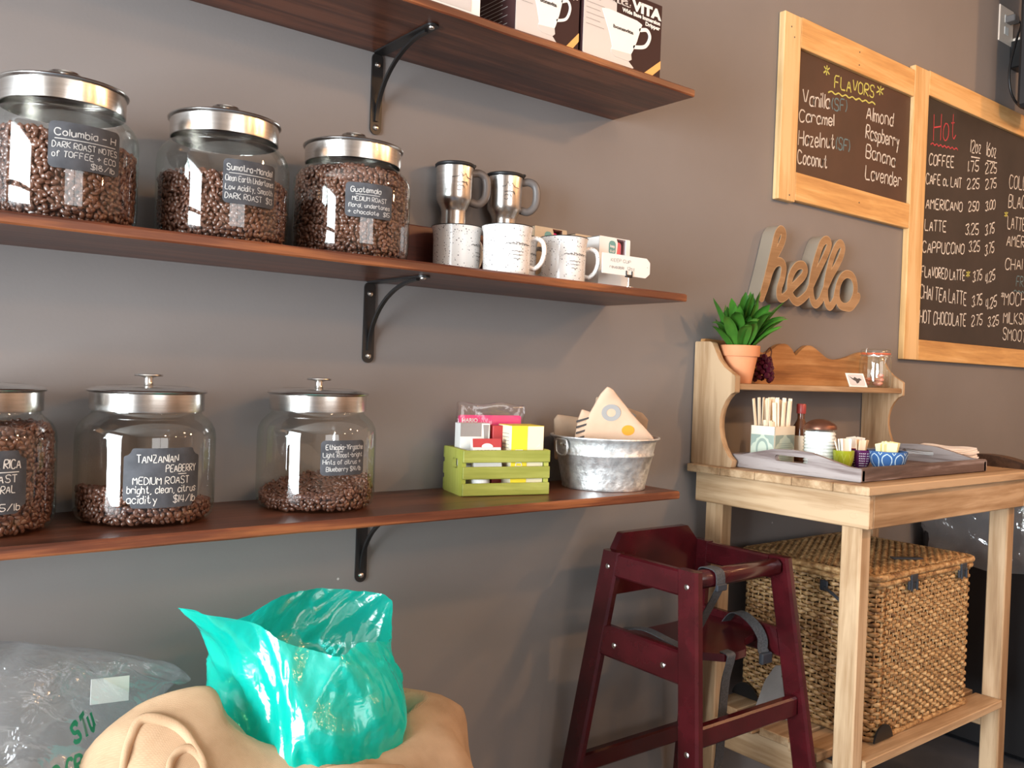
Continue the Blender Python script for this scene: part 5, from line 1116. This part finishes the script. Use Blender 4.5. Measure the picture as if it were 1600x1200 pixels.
for u in (-hw + .145, hw - .075):      # latches on the front
    g = G(); g.box((u, -hd - .0085, hh - .018), (.042, .006, .022), .002); g.box((u, -hd - .011, hh - .002), (.030, .005, .020), .002); g.box((u - .012, -hd - .0130, hh - .018), (.006, .004, .026), .001); g.box((u + .012, -hd - .0130, hh - .018), (.006, .004, .026), .001); g.build('latch', 'buckle', t)
hx_ = -hw - .006
g = G()
for (yy, zz) in ((-.055, hh - .030), (-.128, hh - .085)): g.box((hx_ - .002, yy, zz), (.006, .022, .026), .003)
g.tube(catmull([(hx_ - .006, -.060, hh - .034), (hx_ - .022, -.092, hh - .040), (hx_ - .026, -.120, hh - .056), (hx_ - .018, -.132, hh - .078), (hx_ - .006, -.130, hh - .086)], 6), .0038, 8); g.build('side_handle', 'buckle', t)
g = G()
for sx in (-1, 1):
    pass
plate(g, lambda U, V: np.hypot((U) * 1.15, V + .012) - .048, (-.05, .05, 0.0, .05), 24, lambda u, v, w: (-hw + .035 + u, -hd - .008 - w, v + .004), 0, .004); g.build('corner_patch', 'black', t); g = G()
plate(g, lambda U, V: np.hypot((U) * 1.15, V + .012) - .048, (-.05, .05, 0.0, .05), 24, lambda u, v, w: (-hw - .009 - w, hd - .030 + u, v + .004), 0, .004); g.build('corner_patch', 'black', t)
G().strap([(-.02, -.10, zt + .0068), (.02, -.13, zt + .0074), (.045, -.142, zt + .0068)], .018, (.3, 1, 0), .003).build('leather_tie', 'buckle', lo)
# grey sheet metal piece leaning at the hamper
t = thing('metal_plate', 'dull grey metal plate with a rivet leaning against the hamper', 'plate', (1.862, -.205, .303)); t.rotation_euler = (0, .10, 0)
g = G(); plate(g, sd_poly([(-.058, 0), (.040, 0), (.044, .070), (.038, .112), (.016, .126), (-.012, .118), (-.038, .072)]), (-.06, .05, -.001, .128), 40, lambda u, v, w: (-w, -u, v), -.0015, .0015); pc = g.build('sheet', 'grey_metal', t)
g = G(); g.lathe([(.0005, .0016), (.003, .0014), (.0042, 0)], 16); g.V = [(-.0015 - c, a - .012, b + .098) for a, b, c in g.V]; g.build('rivet', 'screw', t)

# ---------------------------------------------------------------- high chair
hc = thing('high_chair', 'dark cherry wooden restaurant high chair with grey straps', 'high chair', (1.505, -.240, 0), -.01)
CX, CY = 1.505, -.240
def lx(z): return .155 + (.745 - z) * .085        # half width of the splayed frames (outer face)
fy = lambda z: -.346 - (.745 - z) * .125 - CY      # leg centre lines, front and back
by = lambda z: -.134 + (.745 - z) * .130 - CY
tk = .022
def frame_piece(name, s, poly, n=60):
    us = [p[0] for p in poly]; vs = [p[1] for p in poly]; g = G()
    plate(g, sd_poly(poly), (min(us) - .002, max(us) + .002, min(vs) - .002, max(vs) + .002), n, lambda u, v, w: (s * (lx(v) - w), u, v), .001, tk)
    # soften: the outer and inner faces are pulled in a little at the rim
    return g.build(name, 'cherry', hc, smooth=30)
lw2 = .026
for s in (-1, 1):
    def leg(c, z0, z1):
        n = 6; zs = [z0 + (z1 - z0) * i / n for i in range(n + 1)]
        rows = []; b = .005
        for z in zs:
            y0, y1 = c(z) - lw2, c(z) + lw2; xo = s * lx(z); xi = s * (lx(z) - tk)
            rows.append([(xo, y0 + b, z), (xo, y1 - b, z), (xo - s * b, y1, z), (xi + s * b, y1, z), (xi, y1 - b, z), (xi, y0 + b, z), (xi + s * b, y0, z), (xo - s * b, y0, z)])
        g = G(); g.grid(rows, closed=True); o = len(g.V) - 8; g.F += [tuple(range(8)), tuple(range(o, o + 8))]; g.MI += [0, 0]
        return g.build('leg', 'cherry', hc, smooth=35)
    leg(fy, 0, .742); leg(by, 0, .742)
    def railx(name, z0, z1, inset=0.0015):
        g = G(); rows = []; b = .004
        for q in range(7):
            rr = q / 6; sec = []
            for (z, dx) in ((z0, b), (z0 + b, 0), (z1 - b, 0), (z1, b), (z1, tk - b), (z1 - b, tk), (z0 + b, tk), (z0, tk - b)):
                ya = fy(z) + lw2 - .003; yb = by(z) - lw2 + .003; sec.append((s * (lx(z) - inset - dx * .92), ya + (yb - ya) * rr, z))
            rows.append(sec)
        g.grid(rows, closed=True); o = len(g.V) - 8; g.F += [tuple(range(8)), tuple(range(o, o + 8))]; g.MI += [0, 0]
        return g.build(name, 'cherry', hc, smooth=35)
    railx('arm_rail', .690, .740); railx('seat_rail', .522, .586)
    for (yy, zz) in ((by(.709), .709), (fy(.711), .711), (by(.55) - .062, .551), (fy(.55) + .062, .549), (fy(.402), .402), (by(.24), .24)):
        g = G(); g.lathe([(.0005, .0016), (.004, .0014), (.0058, .0002), (.006, -.001)], 16); g.V = [(s * (lx(zz) + c), yy + a, zz + b) for a, b, c in g.V]; g.build('bolt', 'screw', hc)
# back rest with cut corners
iw = lambda z: lx(z) - tk - .0005
g = G(); bp = [(-iw(.640), .640), (iw(.640), .640), (iw(.742), .742), (.094, .778), (-.116, .778), (-iw(.742), .742)]
plate(g, sd_poly(bp), (-.17, .17, .638, .78), 70, lambda u, v, w: (u, -.118 - CY - w + (.745 - v) * .115, v), -.009, .009); g.build('backrest', 'cherry', hc, smooth=30)
# seat: a board with a tongue at the front
zs_ = .560; iw_ = iw(.56) - .0005
g = G(); sp_ = [(-iw_, -.135 - CY)] + [(-iw_, -.305 - CY), (-.085, -.307 - CY), (-.060, -.328 - CY), (-.035, -.352 - CY), (.0, -.356 - CY), (.035, -.352 - CY), (.060, -.328 - CY), (.085, -.307 - CY), (iw_, -.305 - CY), (iw_, -.135 - CY)]
plate(g, sd_poly(sp_), (-.17, .17, -.38 - CY, -.10 - CY), 60, lambda u, v, w: (u, v, zs_ + w + .010 * (abs(u) / .15) ** 3), -.016, 0); g.build('seat', 'cherry', hc, smooth=40)
yf_ = fy(.722); G().bar((-iw(.722), yf_, .7215), (iw(.722), yf_, .7215), .030, .034, b=.008).build('front_bar', 'cherry', hc, smooth=50)
for nm, c, z in (('foot_bar', fy(.428), .428), ('rear_bar', by(.265), .265)): G().bar((-iw(z), c, z), (iw(z), c, z), .022, .042, b=.004).build(nm, 'cherry', hc)
# webbing straps
def stp(name, P, w, side, par=hc, th=.0018): return G().strap(catmull(P, 5), w, side, th).build(name, 'web', par, smooth=60)
fx = -.086
s1 = stp('strap', [(fx - .004, yf_ + .020, .700), (fx, yf_ + .020, .736), (fx + .002, yf_, .742), (fx + .004, yf_ - .019, .736), (fx + .008, yf_ - .020, .712), (fx + .010, yf_ - .010, .690), (fx + .014, yf_ + .02, .640), (fx + .02, yf_ + .05, .590), (fx + .03, yf_ + .07, .5635)], .026, (1, 0, 0))
G().box((fx + .010, yf_ - .0205, .705), (.031, .007, .014), .002).build('buckle', 'buckle', s1)
s2 = stp('strap', [(.126, -.225 - CY, .574), (.122, -.250 - CY, .600), (.120, -.278 - CY, .602), (.122, -.308 - CY, .585), (.128, -.322 - CY, .560), (.122, -.328 - CY, .540), (.126, -.332 - CY, .528)], .025, (1, -.25, .1))
G().box((.126, -.334 - CY, .520), (.036, .012, .024), .003).build('buckle', 'buckle', s2)
stp('strap', [(-.110, -.13 - CY, .5675), (-.112, -.20 - CY, .585), (-.108, -.262 - CY, .578), (-.088, -.30 - CY, .5635)], .024, (1, .2, 0))
s3 = stp('crotch_strap', [(-.024, -.340 - CY, .5625), (-.024, -.358 - CY, .560), (-.024, -.358 - CY, .545), (-.022, -.346 - CY, .50), (-.018, -.338 - CY, .42), (-.018, -.336 - CY, .36), (-.020, -.334 - CY, .315)], .026, (1, 0, 0))
g = G(); g.tube([(-.020 + .013 * math.cos(k * PI / 9), -.334 - CY, .300 + .018 * math.sin(k * PI / 9)) for k in range(18)], .0035, 8, closed=True); g.build('ring_buckle', 'buckle', s3)

# ---------------------------------------------------------------- waste bin with clear liner at the right
t = thing('waste_bin', 'black waste bin with clear liner and dark brown arched flap right of the bar', 'bin', (3.09, -.235, 0))
G().bx(-.215, .215, -.20, .20, 0, .832, .015).build('bin_body', 'blackplastic', t)
g = G(); rows = []; nb = 160
for i in range(15):
    q = i / 14; z = .838 - .276 * q; ov = -.03 if i == 0 else .006 + .016 * math.sin(PI * q ** .8); r = []
    for k in range(nb):
        a = 2 * PI * k / nb; c, s_ = math.cos(a), math.sin(a); m = (abs(c / .217) ** 8 + abs(s_ / .202) ** 8) ** .125; x, y = c / m, s_ / m
        f = ov + (.014 * noise.noise((x * 9 + z * 4, y * 9, z * 14)) + .010 * noise.noise((x * 30 + z * 9, y * 30 + z * 14, z * 20))) * min(1, i / 2)
        if i: f = max(f, .003)
        r.append((x + c * f, y + s_ * f, z + .008 * math.sin(a * 5 + 1) * (i > 12)))
    rows.append(r)
g.grid(rows, closed=True); g.build('clear_liner', 'clear_liner', t, smooth=60)
g = G(); arch = [(-.205, .842), (-.205, .850)] + [(-.205 + .41 * k / 20, .850 + .064 * math.sin(PI * k / 20) ** .8) for k in range(1, 20)] + [(.205, .850), (.205, .842)]
g.grid([[(x, y, z) for y, z in arch] for x in (-.226, -.222, -.176, -.172)], closed=True); n_ = len(arch); g.F += [tuple(range(n_)), tuple(range(3 * n_, 4 * n_))]; g.MI += [0, 0]; g.build('arched_flap', 'brown_lid', t, smooth=30); G().bx(-.222, .222, -.207, .207, .8395, .8485, .003).build('lid', 'blackplastic', t)

# ---------------------------------------------------------------- coffee sacks and plastic bags at the lower left
def loft(rings, n, m, noise_amp=0.0, nsc=8.0, seed=0.0, fold=None):
    """rings: lists of equally many control points, bottom to top -> m x n grid of points"""
    R = [catmull(r, max(1, n // len(r)), True) for r in rings]; N = len(R[0]); cols = []
    for k in range(N): cols.append(catmull([r[k] for r in R], m))
    rows = [[cols[k][j] for k in range(N)] for j in range(len(cols[0]))]
    out = []
    for j, r in enumerate(rows):
        cx = sum(p[0] for p in r) / N; cy = sum(p[1] for p in r) / N; q = []
        for k, p in enumerate(r):
            d = Vector((p[0] - cx, p[1] - cy, 0)); d.normalize()
            a = noise_amp * (1 - abs(noise.noise((p[0] * nsc + seed, p[1] * nsc, p[2] * nsc))) * 2.2) if noise_amp else 0
            if fold: a += fold(k / N, j / (len(rows) - 1))
            y = min(p[1] + d.y * a, -.012)
            q.append((p[0] + d.x * a, y, p[2] + (noise_amp * .5 * noise.noise((p[0] * nsc, p[1] * nsc + 5, p[2] * nsc + seed)))))
        out.append(q)
    return out
def circ(cx, cy, rx, ry, z, n=12, a0=0): return [(cx + rx * math.cos(a0 + 2 * PI * k / n), cy + ry * math.sin(a0 + 2 * PI * k / n), z) for k in range(n)]
# the opened burlap sack: body, crest of the turned collar (left lobe, front dip, right lobe), and the inside
SX, SY = .575, -.300
# control angles: 0 right, 3 back, 6 left, 9 front
crest = [(.775, -.285, .600), (.735, -.205, .590), (.655, -.140, .565), (.575, -.115, .550), (.490, -.130, .555), (.405, -.195, .590), (.338, -.285, .655), (.392, -.335, .690), (.460, -.392, .625), (.556, -.444, .592), (.655, -.430, .582), (.735, -.370, .602)]
outer = [(.835, -.290, .550), (.785, -.170, .540), (.680, -.095, .515), (.575, -.080, .505), (.470, -.095, .510), (.365, -.165, .540), (.288, -.265, .575), (.288, -.370, .610), (.400, -.462, .560), (.560, -.500, .520), (.680, -.490, .510), (.790, -.410, .548)]
belly = circ(SX, SY, .285, .235, .40); low = circ(SX, SY, .300, .245, .20); foot = circ(SX, SY, .255, .205, .02); base = circ(SX, SY, .20, .16, .002)
inner = [(a + (SX - a) * .20, b + (SY - b) * .20, c - .022) for a, b, c in crest]; inner2 = [(a + (SX - a) * .30, b + (SY - b) * .30, c - .10) for a, b, c in crest]; inner3 = circ(SX, SY, .10, .08, .40)
g = G(); rows = loft([base, foot, low, belly, outer, crest, inner, inner2, inner3], 120, 7, .007, 9, 2.0, lambda u, v: .010 * math.sin(u * 2 * PI * 9 + v * 5) * (0.3 < v < .72) + .010 * (.3 - abs(noise.noise((u * 22 + v * 3, v * 5 - u * 7, 2.2)))) * (.3 < v < .9) + .004 * noise.noise((u * 60, v * 9, 4.4))); g.grid(rows, closed=True); g_sack = g
t = thing('burlap_sack', 'open burlap coffee sack with turned-down collar around the teal bag', 'sack', (0, 0, 0)); 
t.location = (SX, SY, 0); g.V = [(a - SX, b - SY, c) for a, b, c in g.V]
sk = g.build('sack_body', 'burlap', t, smooth=180)
md = sk.modifiers.new('thick', 'SOLIDIFY'); md.thickness = .003; md.offset = -1
# a folded-in lip inside the left lobe and one in the front
def flap(P0, P1, P2, name):
    g = G(); g.grid([catmull(P0, 8), catmull(P1, 8), catmull(P2, 8)]); g.V = [(a - SX, b - SY, c) for a, b, c in g.V]; o = g.build(name, 'burlap', t, smooth=180)
    m_ = o.modifiers.new('thick', 'SOLIDIFY'); m_.thickness = .004; s_ = o.modifiers.new('sub', 'SUBSURF'); s_.levels = 2; s_.render_levels = 2; return o
FOLD1 = [(.272, -.470, .56), (.275, -.475, .668), (.283, -.475, .703), (.293, -.475, .720), (.312, -.475, .717), (.335, -.475, .702), (.352, -.475, .678), (.367, -.475, .644), (.375, -.470, .56)]
FOLD2 = [(.316, -.490, .56), (.319, -.490, .655), (.326, -.490, .678), (.340, -.490, .683), (.354, -.490, .670), (.361, -.490, .645), (.364, -.490, .56)]
from mathutils.bvhtree import BVHTree
sbv = BVHTree.FromPolygons(g_sack.V, g_sack.F); eye = Vector((-SX, -1.4869 - SY, 1.12))
def on_sack(P):      # the folds lie on the collar cloth
    out = []
    for p in P:
        h = sbv.ray_cast(eye, (Vector((p[0] - SX, p[1] - SY, p[2])) - eye).normalized())[0]
        if h: out.append(tuple(h))
    return out
for P, r in ((FOLD1, .0075), (FOLD2, .006)):
    Q = catmull(on_sack(P), 5); m_ = len(Q); G().tube(Q, [r * (.35 + .65 * math.sin(PI * (i + .5) / m_)) for i in range(m_)], 10, flat=.8).build('rolled_fold', 'burlap', t, smooth=180)
flap([(.470, -.440, .585), (.520, -.470, .612), (.580, -.480, .605), (.640, -.468, .585)], [(.475, -.47, .570), (.525, -.496, .590), (.580, -.502, .585), (.640, -.49, .570)], [(.480, -.49, .53), (.53, -.51, .54), (.58, -.515, .54), (.64, -.505, .53)], 'folded_lip')
# teal bag
rim = [(.722, -.265, .690), (.765, -.205, .730), (.735, -.150, .736), (.665, -.125, .742), (.600, -.150, .738), (.500, -.215, .738), (.398, -.300, .792), (.468, -.350, .768), (.520, -.372, .742), (.565, -.400, .730), (.612, -.375, .730), (.675, -.320, .704)]
mid = [(.742, -.260, .628), (.735, -.190, .660), (.685, -.145, .670), (.620, -.130, .670), (.540, -.150, .670), (.475, -.210, .670), (.474, -.300, .690), (.488, -.372, .690), (.510, -.412, .672), (.570, -.430, .660), (.640, -.405, .650), (.705, -.340, .640)]
lowr = [(.725, -.275, .585), (.700, -.210, .600), (.645, -.165, .600), (.585, -.155, .600), (.515, -.175, .600), (.465, -.225, .600), (.478, -.300, .625), (.486, -.380, .615), (.505, -.425, .590), (.570, -.436, .575), (.645, -.412, .580), (.705, -.345, .580)]
neck = circ(SX, SY, .115, .10, .50)
t = thing('teal_bag', 'crumpled translucent teal plastic bag rising from the burlap sack', 'plastic bag', (SX, SY, .42))
g = G(); rows = loft([circ(SX, SY, .06, .05, .43), neck, lowr, mid, rim], 168, 14, .013, 10, 7.0, lambda u, v: .011 * noise.noise((u * 16 + v * 2.2, v * 1.8 - u * 3, 3.3)) + .009 * (.35 - abs(noise.noise((u * 26 + v * 4.5, v * 2.6 - u * 5, 5.5)))) + .005 * (.3 - abs(noise.noise((u * 52 - v * 7, v * 6 + u * 9, 8.1))))); g.grid(rows, closed=True); g.V = [(a - SX, b - SY, c - .42) for a, b, c in g.V]
g.build('bag_film', 'teal_bag', t, smooth=50)
# clear bag over a pale filled sack at the far left
BX, BY = .060, -.225
t = thing('clear_bag', 'clear crumpled plastic bag with green writing left of the burlap sack', 'plastic bag', (BX, BY, 0))
top_ = [(.440, -.085, .618), (.400, -.060, .640), (.300, -.055, .665), (.180, -.055, .690), (.020, -.060, .70), (-.070, -.110, .69), (-.105, -.190, .66), (-.070, -.285, .64), (.02, -.345, .635), (.12, -.365, .625), (.235, -.350, .612), (.345, -.225, .608)]
b1 = circ(BX, BY, .215, .180, .53); b2 = circ(BX, BY, .20, .185, .34); b3 = circ(BX, BY, .18, .170, .04); b4 = circ(BX, BY, .15, .13, .003)
rz_ = lambda x: float(np.interp(x, [-.1, .05, .18, .24, .31, .38, .445], [.715, .735, .730, .717, .692, .662, .622]))
tip = [(a + (.02 if b > -.15 else 0), b + (-.13 - b) * .55, c + (rz_(a) - c) * .72) for a, b, c in top_]; tip2 = [(a, b + (-.13 - b) * .93, rz_(a)) for a, b, c in top_]
g = G(); rows = loft([b4, b3, b2, b1, top_, tip, tip2], 168, 12, .011, 10, 3.0, lambda u, v: .006 * noise.noise((u * 30 + v * 5, v * 4, 1.2)) * 1.5); g.grid(rows, closed=True); g.V = [(a - BX, b - BY, c) for a, b, c in g.V]
bvh = BVHTree.FromPolygons(g.V, g.F)
fb = g.build('bag_film', 'clear_bag', t, smooth=50)
def front(u, z):      # a point just outside the film, on the side seen from the room
    h = bvh.ray_cast(Vector((u - BX, -1.0, z)), Vector((0, 1, 0)))[0]
    return (u, (h.y + BY - .0012) if h else -.3, z)
g = G(); pl = lambda u, v, w: tuple(np.array(front(u, v)) - np.array((BX, BY, 0)) + np.array((0, w, 0)))
write(g, 'STu', .264, .640, .034, .014, pl, .0038); write(g, '2 CR M', .232, .614, .056, .015, pl, .0038); g.build('green_writing', 'green_ink', t, smooth=0)
# filled pale sack and paper slip inside the clear bag
g = G(); rows = loft([circ(BX, BY, .16, .12, .004), circ(BX, BY, .16, .145, .05), circ(BX, BY, .175, .155, .3), circ(BX, BY, .185, .145, .48), circ(BX + .05, BY - .02, .12, .085, .575), circ(BX + .07, BY - .03, .03, .02, .615)], 96, 8, .010, 8, 9.0); g.grid(rows, closed=True); o = len(g.V) - len(rows[0]); g.F.append(tuple(range(o, len(g.V)))); g.MI.append(0); g.V = [(a - BX, b - BY, c) for a, b, c in g.V]
o = g.build('woven_sack', 'pale_sack', loc=(BX, BY, 0), smooth=180); tag(o, 'pale filled sack inside the clear plastic bag', 'sack')
o = G().box((0, 0, 0), (.054, .001, .034), .0003).build('paper_slip', 'white', loc=(.338, -.170, .652)); o.rotation_euler = (-.25, .12, .15); tag(o, 'small white paper slip seen through the clear plastic bag', 'paper')
bpy.context.view_layer.update()
